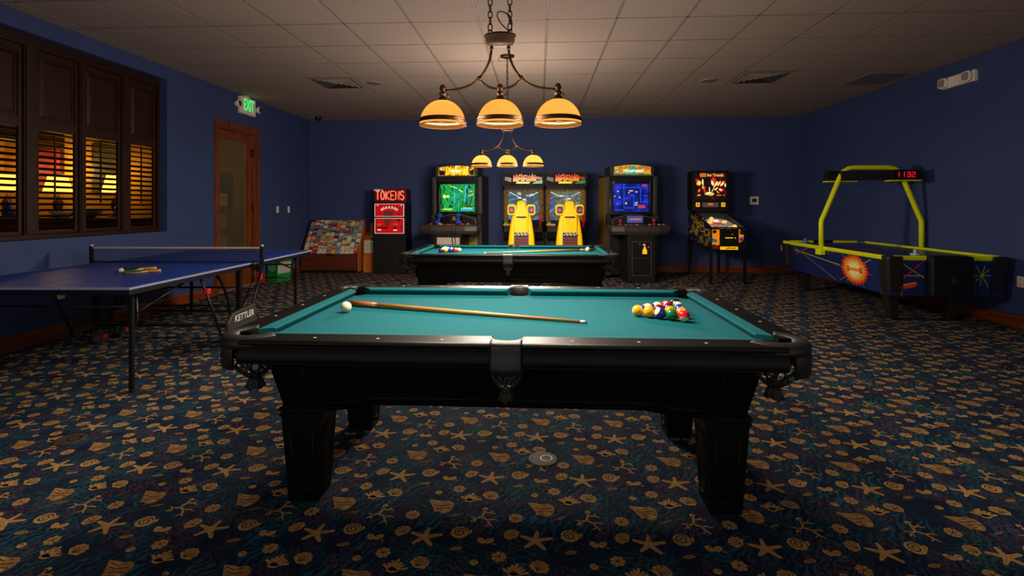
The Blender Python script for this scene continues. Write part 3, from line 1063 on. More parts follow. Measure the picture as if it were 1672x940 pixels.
def pendant(label, loc, chains):
    """origin at the level of the shade rims"""
    root = thing('pendant_lamp', label, 'lamp', loc, 0, 'billiard lamps over the pool tables')
    hub_z = .455
    m = MB()
    m.lathe([(.0, hub_z + .035), (.06, hub_z + .033), (.083, hub_z + .026), (.086, hub_z + .018), (.078, hub_z + .010), (.078, hub_z - .008), (.070, hub_z - .022), (.066, hub_z - .030), (0, hub_z - .032)], 28, sy=.6)
    m.build('hub', pm('dull_bronze', (56, 37, 22), .65, metal=.15, spec=.2), root)
    for s in (-1, 1):
        m = MB()
        m.tube(bez((s * .045, 0, hub_z - .03), (s * .045, 0, .38), (s * .052, 0, .32), (s * .110, 0, .252), 12), .0065, 8)
        m.tube(bez((s * .110, 0, .252), (s * .160, 0, .205), (s * .215, 0, .195), (s * .300, 0, .190), 12), .0065, 8)
        m.tube(bez((s * .110, 0, .252), (s * .09, 0, .215), (s * .05, 0, .195), (s * .0, 0, .195), 10), .0065, 8)
        for c, r in (((s * .110, 0, .252), .014), ((s * .10, 0, .262), .009), ((s * .122, 0, .243), .009), ((s * .045, 0, hub_z - .045), .011)):
            m.sphere(c, r, 12, 8)
        m.build('arm', M_BRONZE, root)
    m = MB()
    if chains == 2:
        for s in (-1, 1):
            chain(m, (s * .052, 0, hub_z + .05), (s * .052, 0, H - loc[2] - .03))
            m.tube([(s * .052 + .011 * math.cos(t), 0, hub_z + .042 + .011 * math.sin(t)) for t in [2 * PI * i / 12 for i in range(12)]], .003, 5, closed=True)
        loop = bez((.040, 0, hub_z + .05), (-.05, .0, hub_z + .13), (-.02, .02, hub_z + .19), (.05, .01, hub_z + .13), 14)
        loop += bez(loop[-1], (.075, 0, hub_z + .09), (.06, 0, hub_z + .03), (.035, 0, hub_z + .04), 8)[1:]
        m.tube(loop, .0035, 6)
    else:
        chain(m, (0, 0, hub_z + .06), (0, 0, H - loc[2] - .03), .046, .0036)
        m.tube([(.03 * math.cos(t), 0, hub_z + .045 + .022 * math.sin(t)) for t in [2 * PI * i / 14 for i in range(14)]], .004, 6, closed=True)
        m.tube(bez((.012, .0, hub_z + .04), (.03, .03, hub_z + .3), (-.02, .02, hub_z + .6), (0, 0, H - loc[2] - .03), 20), .0026, 5)
    m.build('chain', M_BRONZE, root)
    m = MB()
    z = H - loc[2]
    m.lathe([(0, z - .034), (.05, z - .032), (.078, z - .024), (.085, z - .010), (.085, z - .002), (0, z - .002)], 24, sy=.75)
    if chains == 1:
        m.tube([(-.085, 0, z - .02), (-.11, 0, z - .05), (-.10, 0, z - .075), (-.088, 0, z - .06)], .003, 6)
    m.build('ceiling_canopy', M_BRONZE, root)
    for x in (-.305, 0, .305):
        # socket and finial
        m = MB()
        m.lathe([(0, .222), (.010, .220), (.0165, .208), (.0165, .196), (.010, .184), (.012, .180), (.019, .176), (.020, .168), (.012, .162), (.014, .156), (.021, .153), (.021, .144), (.034, .137), (.036, .133), (.0, .133)], 18, (x, 0, 0))
        m.tube([(x + .012, 0, .17), (x + .03, 0, .168), (x + .03, 0, .150)], .003, 6)
        soc = m.build('socket', M_BRONZE, root)
        R0, zz = .122, .002
        prof = [(R0 * math.cos(t) ** .92, zz + .137 * math.sin(t)) for t in [.02 + i * (PI / 2 - .30) / 18 for i in range(19)]]
        m = MB(); m.lathe(prof, 40, (x, 0, 0))
        shd = m.build('lamp_shade', M_SHADE, root)
        m = MB()
        m.lathe([(R0 - .0005, .018), (R0 + .0025, .020), (R0 - .0005, .040), (R0 - .004, .042), (R0 - .0035, .030)], 40, (x, 0, 0), closed_prof=True)
        m.lathe([(R0 + .0005, .0025), (R0 + .003, .0035), (R0 + .003, .0065), (R0 + .0005, .0075)], 40, (x, 0, 0), closed_prof=True)
        m.build('shade_band', M_BRONZE, shd)
        m = MB(); m.sphere((x, 0, .055), .026, 16, 10, sc3=(1, 1, 1.25)); m.lathe([(.013, .08), (.013, .135)], 10, (x, 0, 0))
        bulb = m.build('bulb', M_BULB, root)
        ld = bpy.data.lights.new('bulb_light', 'POINT')
        ld.energy = BULB_POWER
        ld.color = (1.0, .76, .46)
        ld.shadow_soft_size = .03
        lo_ = bpy.data.objects.new('bulb_light', ld)
        COL.objects.link(lo_); lo_.parent = root; lo_.location = (x, 0, .035)
    for x in (-.305, 0, .305):
        gd = bpy.data.lights.new('shade_fill_light', 'POINT')  # bodiless fill light around the shade, added to brighten the room
        gd.energy = FILL_POWER * (.8 if chains == 2 else 1.5)
        gd.color = (1.0, .86, .70)
        gd.shadow_soft_size = .135
        go = bpy.data.objects.new('shade_fill_light', gd)
        COL.objects.link(go); go.parent = root; go.location = (x, 0, .05)
    return root
pendant('triple bronze pendant lamp with amber glass shades over the nearest pool table', (-.205, 2.66, 1.728), 2)
pendant('triple bronze pendant lamp with amber glass shades over the far pool table', (-.372, 5.95, 1.775), 1)
# ================================================================ TABLE TENNIS
M_PTOP = pm('blue_table_top', (14, 60, 156), .42, var=.05, scale=8)
M_PLINE = pm('white_table_line', (150, 152, 165), .5)
M_WTAPE = pm('white_net_tape', (190, 180, 165), .7)
M_NETM = pm('black_net_cord', (16, 16, 20), .8)
M_GREYP = pm('grey_wheel_cover', (48, 46, 45), .5)
def pingpong():
    root = thing('table_tennis_table', 'blue table tennis table with black folding frame and net', 'table tennis table', (-3.549, 4.68, 0), math.radians(2.2))
    ny = .10
    zt, xh = .76, .76
    for y0, y1, in ((-1.475, ny - .004), (ny + .004, 1.475)):
        m = MB()
        m.box(-xh, xh, y0, y1, zt - .018, zt, 0)
        e = .0005
        for (a, b_, c, d) in ((-xh, -xh + .018, y0, y1), (xh - .018, xh, y0, y1), (-.0015, .0015, y0, y1)):
            m.poly([(a, c, zt + e), (b_, c, zt + e), (b_, d, zt + e), (a, d, zt + e)], 1)
        ye = (y0, y0 + .018) if y0 < 0 else (y1 - .018, y1)
        m.poly([(-xh, ye[0], zt + e * 1.5), (xh, ye[0], zt + e * 1.5), (xh, ye[1], zt + e * 1.5), (-xh, ye[1], zt + e * 1.5)], 1)
        m.box(-xh - .001, xh + .001, y0 - .001, y1 + .001, zt - .012, zt - .0015, 1)
        top = m.build('table_top', [M_PTOP, M_PLINE], root)
        m = MB()
        for (a, b_, c, d) in ((-xh + .004, -xh + .03, y0 + .004, y1 - .004), (xh - .03, xh - .004, y0 + .004, y1 - .004), (-xh + .03, xh - .03, y0 + .004, y0 + .03), (-xh + .03, xh - .03, y1 - .03, y1 - .004)):
            m.box(a, b_, c, d, zt - .05, zt - .0182)
        m.build('apron', M_MBLACK, root)
    for sx in (-1, 1):
        for sy in (-1, 1):
            x, y = sx * .64, sy * 1.30
            m = MB()
            m.box(x - .0135, x + .0135, y - .0135, y + .0135, .012, .712)
            m.tube([(x, y, .0), (x, y, .014)], .017, 10)
            leg = m.build('leg', M_MBLACK, root, bevel=.003)
            m = MB()
            m.tube([(x, y + sy * -.03, .545), (x + sx * .02, y - sy * .60, .714)], .010, 8)
            m.tube([(x, y - sy * .035, .71), (x, y - sy * .055, .50), (x, y - sy * .01, .42)], .010, 8)
            m.tube([(x, y - sy * .02, .36), (x - sx * .06, y - sy * .10, .445), (x - sx * .16, y - sy * .13, .465), (x - sx * .30, y - sy * .13, .46)], .007, 8)
            m.build('leg_brace', M_MBLACK, leg)
    for sy in (-1, 1):
        m = MB()
        m.tube([(-.64, sy * 1.30, .60), (.64, sy * 1.30, .60)], .009, 8)
        m.tube([(-.66, sy * .70, .714), (.66, sy * .70, .714)], .011, 8)
        m.build('crossbar', M_MBLACK, root)
    # centre carriage
    for sx in (-1, 1):
        m = MB()
        m.box(sx * .69 - .02, sx * .69 + .02, -.05, -.01, .20, .712)
        m.tube([(sx * .667, -.585, .714), (sx * .677, -.33, .22), (sx * .677, -.30, .14)], .011, 8)
        m.tube([(sx * .70, .41, .714), (sx * .696, .175, .288), (sx * .696, .14, .16)], .011, 8)
        m.tube(bez((sx * .60, -.30, .714), (sx * .62, -.14, .62), (sx * .64, -.10, .42), (sx * .65, -.07, .10), 10), .013, 8)
        m.tube(bez((sx * .60, .46, .714), (sx * .62, .30, .36), (sx * .64, .12, .36), (sx * .65, -.03, .12), 10), .011, 8)
        m.build('carriage_frame', M_MBLACK, root)
        for y in (-.06, .22):
            m = MB()
            m.lathe([(.0, -.02), (.045, -.02), (.068, -.017), (.072, -.008), (.072, .008), (.068, .017), (.045, .02), (0, .02)], 22, M=Matrix.Translation((sx * .655, y, .073)) @ Matrix.Rotation(PI / 2, 4, 'Y'))
            wh = m.build('wheel', M_RUBBER, root)
            m = MB(); m.box(sx * .655 - .012, sx * .655 + .02, y + .045, y + .105, .03, .075)
            m.build('red_brake_pedal', M_RED, wh, bevel=.006)
    m = MB()
    for y, z, x0, x1 in ((-.05, .175, -.65, .68), (.33, .29, -.42, .68), (.28, .245, -.42, .68), (.30, .48, -.62, .69), (-.30, .715, -.66, .66)):
        m.tube([(x0, y, z), (x1, y, z)], .010, 8)
    m.build('stretcher', M_MBLACK, root)
    m = MB(); m.box(.655, .70, -.53, -.48, .55, .60); m.build('red_latch', M_RED, root, bevel=.008)
    m = MB(); m.box(.655, .70, .36, .40, .55, .62); m.build('red_latch', M_RED, root, bevel=.008)
    # side covers with the maker's lettering
    for sx in (-1, 1):
        m = MB()
        pts = [(-.28, .14), (-.285, .25), (-.20, .325), (.19, .345), (.205, .16), (.16, .14)]
        m.prism(pts, sx * .70, sx * .735, 'x')
        pl = m.build('wheel_cover', M_GREYP, root, bevel=.01)
        text('lettering', 'KETTLER', .085, M_WHITE, pl, (sx * .7365, -.015, .262), (PI / 2, 0, sx * PI / 2), .001, bold=.0015)
    # net
    net = MB()
    xs0 = .835
    n = 150
    for i in range(n + 1):
        x = -xs0 + 2 * xs0 * i / n
        net.box(x - .0007, x + .0007, ny - .0007, ny + .0007, zt + .005, zt + .135)
    for k in range(12):
        z = zt + .008 + k * .0115
        net.box(-xs0, xs0, ny - .0007, ny + .0007, z - .0007, z + .0007)
    nt_ = net.build('net', M_NETM, root)
    m = MB(); m.box(-xs0, xs0, ny - .003, ny + .003, zt + .133, zt + .150); m.build('net_tape', M_WTAPE, nt_)
    m = MB(); m.box(-xs0, xs0, ny - .003, ny + .003, zt + .001, zt + .008); m.build('net_cord', M_MBLACK, nt_)
    for sx in (-1, 1):
        m = MB()
        m.box(sx * .845 - .014, sx * .845 + .014, ny - .016, ny + .016, zt - .02, zt + .155)
        m.box(sx * .80 - .045, sx * .80 + .045, ny - .03, ny + .03, zt + .001, zt + .012)
        m.box(sx * .80 - .045, sx * .80 + .045, ny - .02, ny + .02, zt - .045, zt - .0505 + .015)
        m.box(sx * .805 - .012, sx * .805 + .03, ny - .018, ny + .018, zt - .09, zt - .02)
        p = m.build('net_post', M_MBLACK, root, bevel=.003)
        m = MB(); m.lathe([(0, .175), (.010, .172), (.014, .160), (.014, .1555), (0, .1555)], 12, (sx * .845, ny, zt)); m.build('post_cap', M_WTAPE, p)
    return root
pingpong()

M_PDLG = pm('green_paddle_rubber', (14, 110, 56), .6)
M_PDLB = pm('black_paddle_rubber', (14, 14, 16), .6)
M_PDLW = wood('pale_paddle_handle', (190, 120, 50), (220, 156, 80), .5, 0)
def paddle(label, xy, ang, rub, z, tilt=0.0, band=None):
    c, s_ = math.cos(math.radians(2.2)), math.sin(math.radians(2.2))
    X, Y = -3.549 + xy[0] * c - xy[1] * s_, 4.68 + xy[0] * s_ + xy[1] * c
    root = thing('table_tennis_paddle', label, 'paddle', (X, Y, z), ang, 'paddles on the table tennis table')
    root.rotation_euler = (0, tilt, ang)
    pts = []
    for i in range(28):
        a = 2 * PI * i / 28
        pts.append((.078 * math.cos(a), .075 * math.sin(a)))
    m = MB(); m.prism(pts, .002, .010, 'z'); m.build('blade_rubber', rub, root, bevel=.002)
    m = MB(); m.prism([(x * .99, y * .99) for x, y in pts], -.0022, .0018, 'z'); m.prism([(.06, -.05), (.10, -.016), (.10, .016), (.06, .05)], -.0022, .0098, 'z'); m.build('blade_core', M_PDLW, root)
    m = MB(); m.loft([[(x, w_ * math.cos(t), .004 + .0115 * math.sin(t)) for t in [2 * PI * i / 12 for i in range(12)]] for x, w_ in ((.088, .013), (.12, .0125), (.16, .0145), (.186, .017))], 0, True)
    m.build('handle', M_PDLW, root)
    m = MB(); m.prism([(.074, -.033), (.082, -.028), (.082, .028), (.074, .033)], .0099, .0112, 'z'); m.build('edge_band', band or M_WHITE, root)
paddle('green table tennis paddle in front of the black one', (.215, -.735), math.radians(30), M_PDLG, .7685, 0, M_RED)
paddle('black table tennis paddle behind the green one', (.055, -.565), math.radians(28), M_PDLB, .7685)
m = MB(); m.sphere((0, 0, 0), .020, 18, 12)
tag(m.build('table_tennis_ball', M_WHITE, None, (-3.430, 3.975, .7808)), 'white table tennis ball beside the two paddles on the blue table', 'ball')

# ================================================================ GREEN BIN BY THE DOOR
M_BING = pm('green_box_card', (10, 124, 52), .55)
M_BINW = pm('white_printed_label', (196, 190, 176), .7)
M_BINL = pm('label_print_grey', (120, 118, 112), .7)
def bin_():
    root = thing('recycling_bin', 'green cardboard bin with a white label near the door', 'bin', (-4.705, 8.52, 0), math.radians(-18))
    m = MB()
    w0, d0, w1, d1 = .215, .30, .235, .325
    h = .47
    def rc(w_, d_, z): return [(0, 0, z), (w_, 0, z), (w_, d_, z), (0, d_, z)]
    m.loft([rc(w0, d0, .0), rc(w1, d1, h)], caps=False)
    m.loft([rc(w0, d0, .0), rc(w0, d0, .004)])
    inner = [[(x + .004 * (1 if x < .1 else -1), y + .004 * (1 if y < .1 else -1), z) for x, y, z in r] for r in (rc(w0, d0, .004), rc(w1, d1, h))]
    m.loft(inner, caps=False)
    m.build('bin_body', M_BING, root)
    # white label on the right side
    def side(y, z, off=.002):
        k = z / h
        return (w0 + (w1 - w0) * k + off, y * (d0 + (d1 - d0) * k) / d1, z)
    m = MB()
    m.poly([side(.02, .15), side(.31, .15), side(.31, .345), side(.02, .345)], 0)
    for k in range(7):
        z = .19 + k * .018
        m.poly([side(.05, z, .003), side(.28, z, .003), side(.28, z + .005, .003), side(.05, z + .005, .003)], 1)
    m.poly([side(.05, .322, .003), side(.09, .322, .003), side(.09, .334, .003), side(.05, .334, .003)], 2)
    m.poly([side(.10, .325, .003), side(.29, .325, .003), side(.29, .331, .003), side(.10, .331, .003)], 2)
    m.poly([side(.03, .165, .003), side(.30, .165, .003), side(.30, .172, .003), side(.03, .172, .003)], 3)
    m.poly([side(.05, .39, .003), side(.12, .39, .003), side(.12, .408, .003), side(.05, .408, .003)], 0)
    m.build('side_label', [M_BINW, M_BINL, M_PLASTIC, M_BING], root)
    # ring emblem with a curled arrow on the front
    m = MB()
    cx, cz = w0 * .5, .27
    def fr(x, z): return (x, -.0025, z)
    for r0, r1 in ((.078, .070),):
        n = 32
        for i in range(n):
            a0, a1 = 2 * PI * i / n, 2 * PI * (i + 1) / n
            m.poly([fr(cx + r0 * math.cos(a0), cz + r0 * math.sin(a0)), fr(cx + r0 * math.cos(a1), cz + r0 * math.sin(a1)), fr(cx + r1 * math.cos(a1), cz + r1 * math.sin(a1)), fr(cx + r1 * math.cos(a0), cz + r1 * math.sin(a0))])
    for a_ in range(3):
        st = a_ * 2 * PI / 3
        for i in range(8):
            a0, a1 = st + i * .2, st + (i + 1) * .2
            r0, r1 = .044, .028
            m.poly([fr(cx + r0 * math.cos(a0), cz + r0 * math.sin(a0)), fr(cx + r0 * math.cos(a1), cz + r0 * math.sin(a1)), fr(cx + r1 * math.cos(a1), cz + r1 * math.sin(a1)), fr(cx + r1 * math.cos(a0), cz + r1 * math.sin(a0))])
        ae = st + 1.6
        m.poly([fr(cx + .054 * math.cos(ae), cz + .054 * math.sin(ae)), fr(cx + .037 * math.cos(ae + .42), cz + .037 * math.sin(ae + .42)), fr(cx + .018 * math.cos(ae), cz + .018 * math.sin(ae))])
    m.build('front_emblem', pm('pale_green_print', (170, 214, 176), .6), root)
bin_()

# ================================================================ BROCHURE RACK
RX0, RX1, RY0, RY1 = -4.69, -3.53, 9.74, 10.22
SB, ST = Vector((0, RY0 + .03, .375)), Vector((0, 10.185, 1.01))      # foot and head of the sloping board
def brochure_rack():
    root = thing('brochure_rack', 'low sloping wooden rack full of brochures in the back left corner', 'brochure rack', (RX0, RY0, 0))
    wd, dp = RX1 - RX0, RY1 - RY0
    m = MB(); m.box(.03, wd - .03, .05, dp, 0, .055); m.build('toe_kick', M_PLASTIC, root)
    m = MB(); m.box(.02, wd - .02, 0, .02, .055, .37); m.box(.02, wd - .02, 0.02, dp, .055, .08); m.build('front_panel', M_RACKW, root, bevel=.003)
    m = MB(); m.box(wd * .5 - .07, wd * .5 + .07, -.003, 0, .335, .362); m.build('brass_plate', M_BRONZE, root)
    pts = [(0, .03), (dp, .03), (dp, 1.04), (dp - .04, 1.04), (.0, .40)]
    for x in (0, wd - .02):
        m = MB(); m.prism(pts, x, x + .02, 'x'); m.build('side_panel', M_HONEY if x else M_RACKW, root, bevel=.003)
    d = (ST - SB).normalized(); nrm = Vector((0, -d.z, d.y))
    m = MB()
    a = Vector((0, SB.y - RY0, SB.z)); b_ = Vector((0, ST.y - RY0, ST.z))
    m.loft([[(x, a.y, a.z), (x, b_.y, b_.z), (x, b_.y + .012, b_.z - .008), (x, a.y + .012, a.z - .008)] for x in (.02, wd - .02)])
    m.build('sloping_board', M_RACKW, root)
    return root
brochure_rack()
PAL = {'white': (211, 204, 189), 'pale blue': (124, 153, 189), 'navy blue': (36, 52, 100), 'yellow': (223, 180, 48), 'orange': (211, 115, 43), 'red': (180, 50, 40), 'green': (72, 117, 93), 'grey': (132, 132, 139), 'black': (36, 36, 40), 'cream': (228, 211, 168), 'teal': (60, 120, 139), 'pink': (204, 110, 115)}
PM_ = {k: pm('brochure_' + k.replace(' ', '_'), v, .45, var=.25, scale=60) for k, v in PAL.items()}
PK = list(PAL)
ROWSPEC = [  # bottom row first
    ['white', 'orange', 'red', 'cream', 'white', 'grey', 'yellow', 'pale blue', 'white', 'cream', 'white', 'red'],
    ['pale blue', 'navy blue', 'red', 'white', 'yellow', 'white', 'grey', 'green', 'yellow', 'white', 'black', 'white'],
    ['red', 'orange', 'green', 'yellow', 'yellow', 'pink', 'red', 'grey', 'white', 'white', 'grey', 'white'],
    ['navy blue', 'orange', 'pale blue', 'orange', 'teal', 'black', 'green', 'teal', 'red', 'teal', 'pale blue', 'orange'],
    ['grey', 'navy blue', 'pale blue', 'cream', 'red', 'navy blue', 'yellow', 'cream', 'grey', 'orange', 'grey', 'grey'],
    ['grey', 'navy blue', 'black', 'cream', 'pale blue', 'pink', 'yellow', 'yellow', 'navy blue', 'yellow', 'orange', 'grey']]
RN = ['bottom row', 'second row from bottom', 'third row from bottom', 'third row from top', 'second row from top', 'top row']
def brochures():
    d = (ST - SB).normalized()
    slope = math.atan2(d.z, d.y)
    W_ = (RX1 - RX0 - .06) / 12
    rr = random.Random(3)
    L0 = (ST - SB).length
    for r, row in enumerate(ROWSPEC):
        for k, colr in enumerate(row):
            h = .205 + rr.uniform(-.012, .01)
            if r == 5: h = .16
            w2 = W_ * .5 - .004
            m = MB()
            th = .006
            m.box(-w2, w2, 0, h, 0, th, 0)
            e = th + .0004
            cols = [colr] + rr.sample([q for q in PK if q != colr], 3)
            z0 = h * rr.uniform(.72, .84)
            m.poly([(-w2, z0, e), (w2, z0, e), (w2, h, e), (-w2, h, e)], 1)
            a, b_ = h * rr.uniform(.40, .5), h * rr.uniform(.55, .68)
            m.poly([(-w2 * .8, a, e), (w2 * .8, a, e), (w2 * .8, b_, e), (-w2 * .8, b_, e)], 2)
            q = h * rr.uniform(.28, .36)
            m.poly([(-w2 * .9, q, e), (w2 * rr.uniform(.1, .9), q, e), (w2 * rr.uniform(.1, .9), q + .015, e), (-w2 * .9, q + .015, e)], 3)
            m.poly([(-w2 * .6, z0 + .012, e + .0003), (w2 * .6, z0 + .012, e + .0003), (w2 * .6, z0 + .02, e + .0003), (-w2 * .6, z0 + .02, e + .0003)], 3)
            s0 = .004 + r * (L0 - .155) / 5
            P = SB + d * s0 + Vector((0, -d.z, d.y)) * .0035
            x = RX0 + .03 + W_ * (k + .5)
            o = m.build('brochure', [PM_[c] for c in cols], None, (x, P.y, P.z), (slope + math.radians(7.5), 0, 0))
            tag(o, '%s brochure, %s of the rack, %s from the left' % (colr, RN[r], ORD[k + 1]), 'brochure', 'brochures in the sloping rack')
brochures()

# ---- small wooden comment box beside the rack
M_BLUEO = pm('blue_oval_sticker', (70, 90, 150), .5)
def card_stand():
    root = thing('comment_box', 'narrow honey wood box with a white sheet, right of the brochure rack', 'box', (-3.49, 9.86, 0))
    wd, dp = .235, .30
    m = MB()
    m.prism([(0, 0), (dp, 0), (dp, .80), (.06, .68), (0, .66)], 0, wd, 'x')
    m.build('box_body', M_HONEY, root, bevel=.004)
    m = MB(); m.box(.06, wd, dp - .05, dp - .02, .70, .975); m.build('back_board', M_HONEY, root, bevel=.004)
    m = MB(); m.prism([(wd * .62 + .05 * math.cos(t), .925 + .022 * math.sin(t)) for t in [2 * PI * i / 24 for i in range(24)]], dp - .054, dp - .0505, 'y'); m.build('blue_sticker', M_BLUEO, root)
    m = MB(); m.box(.03, wd - .03, -.004, -.0005, .395, .635, 0)
    for k in range(12):
        m.box(.045, wd - .045, -.0046, -.004, .41 + k * .0175, .415 + k * .0175, 1)
    m.build('printed_sheet', [M_BINW, M_BINL], root)
    m = MB(); m.box(.0, wd, -.012, 0, .355, .375); m.build('ledge', M_HONEY, root, bevel=.002)
    m = MB(); m.box(.10, .22, .0, .10, .0, .004, M=Matrix.Translation((0, .06, .692)) @ Matrix.Rotation(.46, 4, 'X')); m.build('white_card', M_BINW, root)
card_stand()

# ================================================================ TOKEN MACHINE
M_NEON = em('red_neon', (255, 96, 70), 2.2)
M_REDPANEL = em('backlit_red_panel', (214, 6, 14), .62)
M_WGLOW = em('backlit_white_print', (230, 224, 210), .75)
M_REDBOX = em('red_sign_face', (120, 6, 6), .28)
M_REDSIDE = pm('dark_red_sign_side', (70, 10, 10), .5)
def stroke_text(mb, word, x0, z0, h, w_, gap, y, r, mat=0):
    G = {'T': [[(0, 1), (1, 1)], [(.5, 1), (.5, 0)]], 'O': [[(.5 + .5 * math.cos(t), .5 + .5 * math.sin(t)) for t in [2 * PI * i / 14 for i in range(15)]]],
         'K': [[(0, 0), (0, 1)], [(1, 1), (.05, .48), (1, 0)]], 'E': [[(1, 1), (0, 1), (0, 0), (1, 0)], [(0, .5), (.8, .5)]],
         'N': [[(0, 0), (0, 1), (1, 0), (1, 1)]], 'S': [[(.95, .85), (.7, 1), (.3, 1), (.03, .85), (.05, .62), (.5, .5), (.95, .38), (.97, .15), (.7, 0), (.3, 0), (.03, .15)]]}
    x = x0
    for ch in word:
        for st in G[ch]:
            mb.tube([(x + u * w_, y, z0 + v * h) for u, v in st], r, 8, mat)
        x += w_ + gap
def token_machine():
    root = thing('token_machine', 'black token vending machine with a red lit sign and red panels', 'vending machine', (-3.235, 9.72, 0))
    wd, dp = .635, .48
    m = MB(); m.box(0, wd, 0, dp, 0, 1.385); m.build('body', M_CABBLACK, root, bevel=.006)
    m = MB(); m.box(.015, wd + .005, .02, dp - .06, 1.387, 1.66); m.build('sign_box', M_REDSIDE, root, bevel=.006)
    m = MB(); m.box(.025, wd - .005, .012, .0195, 1.40, 1.65); sf = m.build('sign_face', M_REDBOX, root)
    m = MB(); stroke_text(m, 'TOKENS', .055, 1.445, .165, .066, .031, .0, .0105); m.build('neon_lettering', M_NEON, root)
    text('small_lettering', 'INSERT $', .045, M_WGLOW, root, (.10, .010, 1.632), (PI / 2, 0, 0), .0005)
    for z0, z1, nm in ((1.115, 1.365, 'upper_panel'), (.785, 1.085, 'lower_panel')):
        m = MB()
        m.box(.03, wd - .025, -.008, 0, z0, z1, 1)
        m.box(.04, wd - .035, -.010, -.008, z0 + .008, z1 - .008, 0)
        pn = m.build(nm, [M_REDPANEL, M_WGLOW], root)
        d = MB()
        if nm == 'upper_panel':
            for i in range(7):
                t = math.radians(150 - i * 20)
                d.box(-.016, .016, -.0115, -.010, -.022, .022, 0, Matrix.Translation((.32 + .17 * math.cos(t), 0, 1.205 + .09 * math.sin(t))) @ Matrix.Rotation(-(t - PI / 2), 4, 'Y'))
                d.box(-.004, .006, -.012, -.0115, -.012, .006, 2, Matrix.Translation((.32 + .17 * math.cos(t), 0, 1.205 + .09 * math.sin(t))) @ Matrix.Rotation(-(t - PI / 2), 4, 'Y'))
            for i in range(8):
                d.poly([(.215 + i * .024, -.0115, 1.225), (.235 + i * .024, -.0115, 1.225), (.238 + (i - .6) * .022, -.0115, 1.125), (.222 + (i - .6) * .022, -.0115, 1.125)], 1)
            for x in (.09, wd - .075):
                d.lathe([(0, 0), (.013, 0), (.013, .003), (0, .003)], 12, M=Matrix.Translation((x, -.010, 1.335)) @ Matrix.Rotation(PI / 2, 4, 'X'), mat=0)
            d.box(.50, .535, -.013, -.010, 1.15, 1.17, 2); d.box(.50, .525, -.013, -.010, 1.19, 1.205, 2)
            d.build('panel_print', [M_WGLOW, M_STEEL, M_PLASTIC], pn)
        else:
            for i in range(6):
                d.poly([(.215 + i * .03, -.0115, 1.075), (.236 + i * .03, -.0115, 1.075), (.25 + i * .012, -.0115, .93), (.24 + i * .012, -.0115, .93)], 1)
            d.box(.08, .16, -.0125, -.010, .945, .975, 3); d.box(.40, .49, -.0125, -.010, .955, .98, 3)
            d.box(.085, .29, -.016, -.010, .885, .91, 2); d.box(.09, .16, -.0125, -.010, .845, .87, 0)
            d.box(.40, .47, -.016, -.010, .885, .915, 2); d.box(.40, .475, -.0125, -.010, .84, .862, 0)
            d.box(.47, .535, -.014, -.010, 1.03, 1.06, 2); d.box(.535, .565, -.013, -.010, .875, .935, 1)
            d.build('panel_print', [M_WGLOW, M_STEEL, M_PLASTIC, pm('tan_print', (200, 150, 100), .6)], pn)
    m = MB(); m.box(.012, wd - .012, -.006, 0, .04, .755); m.build('lower_door', M_CABBLACK, root, bevel=.003)
    m = MB(); m.lathe([(0, 0), (.02, 0), (.02, .012), (.008, .02), (0, .02)], 14, M=Matrix.Translation((wd, .16, 1.12)) @ Matrix.Rotation(PI / 2, 4, 'Y')); m.box(wd, wd + .03, .145, .175, 1.115, 1.125); m.build('side_lock', M_BRONZE, root)
    m = MB(); m.box(wd, wd + .006, .03, dp - .02, .04, 1.36); m.build('side_door', M_CABBLACK, root, bevel=.003)
token_machine()
# ================================================================ ARCADE CABINETS
def sr(c):          # sRGB triple -> emissive colour cache
    return tuple(c)
_EM = {}
def glow(rgb, s=.9):  # emission put into colours of lit art and of unlit parts alike
    k = (rgb, s)
    if k not in _EM:
        _EM[k] = em('emissive_colour_%d_%d_%d' % rgb, rgb, s)
    return _EM[k]
M_GREENSCR = ramp_em('green_game_screen', [(.30, (0, 40, 30)), (.42, (4, 110, 40)), (.50, (40, 200, 70)), (.56, (20, 150, 90)), (.66, (10, 120, 150)), (.74, (180, 255, 150))], 1.0, 5, 6, 2.5, (1.6, 1, .8))
M_BLUESCR = ramp_em('blue_game_screen', [(.3, (6, 12, 60)), (.5, (16, 30, 130)), (.62, (30, 50, 200)), (.7, (80, 40, 140))], .9, 6, 4, .6)
M_RACESCR = ramp_em('racing_game_screen', [(.3, (40, 60, 60)), (.42, (110, 110, 70)), (.52, (70, 112, 140)), (.62, (130, 170, 210)), (.72, (60, 90, 60))], .6, 6, 6, 1.2)
M_RACEBLUE = ramp_em('racing_game_screen_blue', [(.3, (20, 50, 140)), (.45, (150, 150, 120)), (.55, (90, 100, 90)), (.66, (60, 120, 230)), (.74, (200, 190, 150))], .6, 6, 6, 1.2)
M_MARQ = ramp_em('yellow_marquee_art', [(.30, (40, 20, 8)), (.40, (170, 60, 10)), (.48, (235, 150, 10)), (.54, (255, 225, 40)), (.62, (255, 250, 160)), (.7, (180, 50, 20))], 1.0, 9, 4, 1.0, (2.6, 1, .5))
M_RAINBOW = ramp_em('striped_marquee_art', [(.3, (30, 130, 60)), (.42, (240, 190, 40)), (.52, (230, 90, 20)), (.6, (20, 150, 120)), (.7, (250, 230, 120))], .9, 3, 2, .5, (2, 1, 4))
M_DARKMARQ = ramp_em('dark_marquee_art', [(.35, (16, 14, 12)), (.5, (56, 46, 34)), (.62, (18, 24, 18)), (.74, (120, 96, 60))], .3, 7, 3, .5)
M_CABSIDE = ramp_em('self_lit_gold_trim', [(.35, (60, 36, 8)), (.5, (120, 76, 16)), (.65, (150, 96, 30))], .75, 30, 4, 1)  # printed trim is no lamp; emission added to lift its gold
M_OLIVE = pm('olive_gold_cabinet_side', (150, 116, 44), .5)
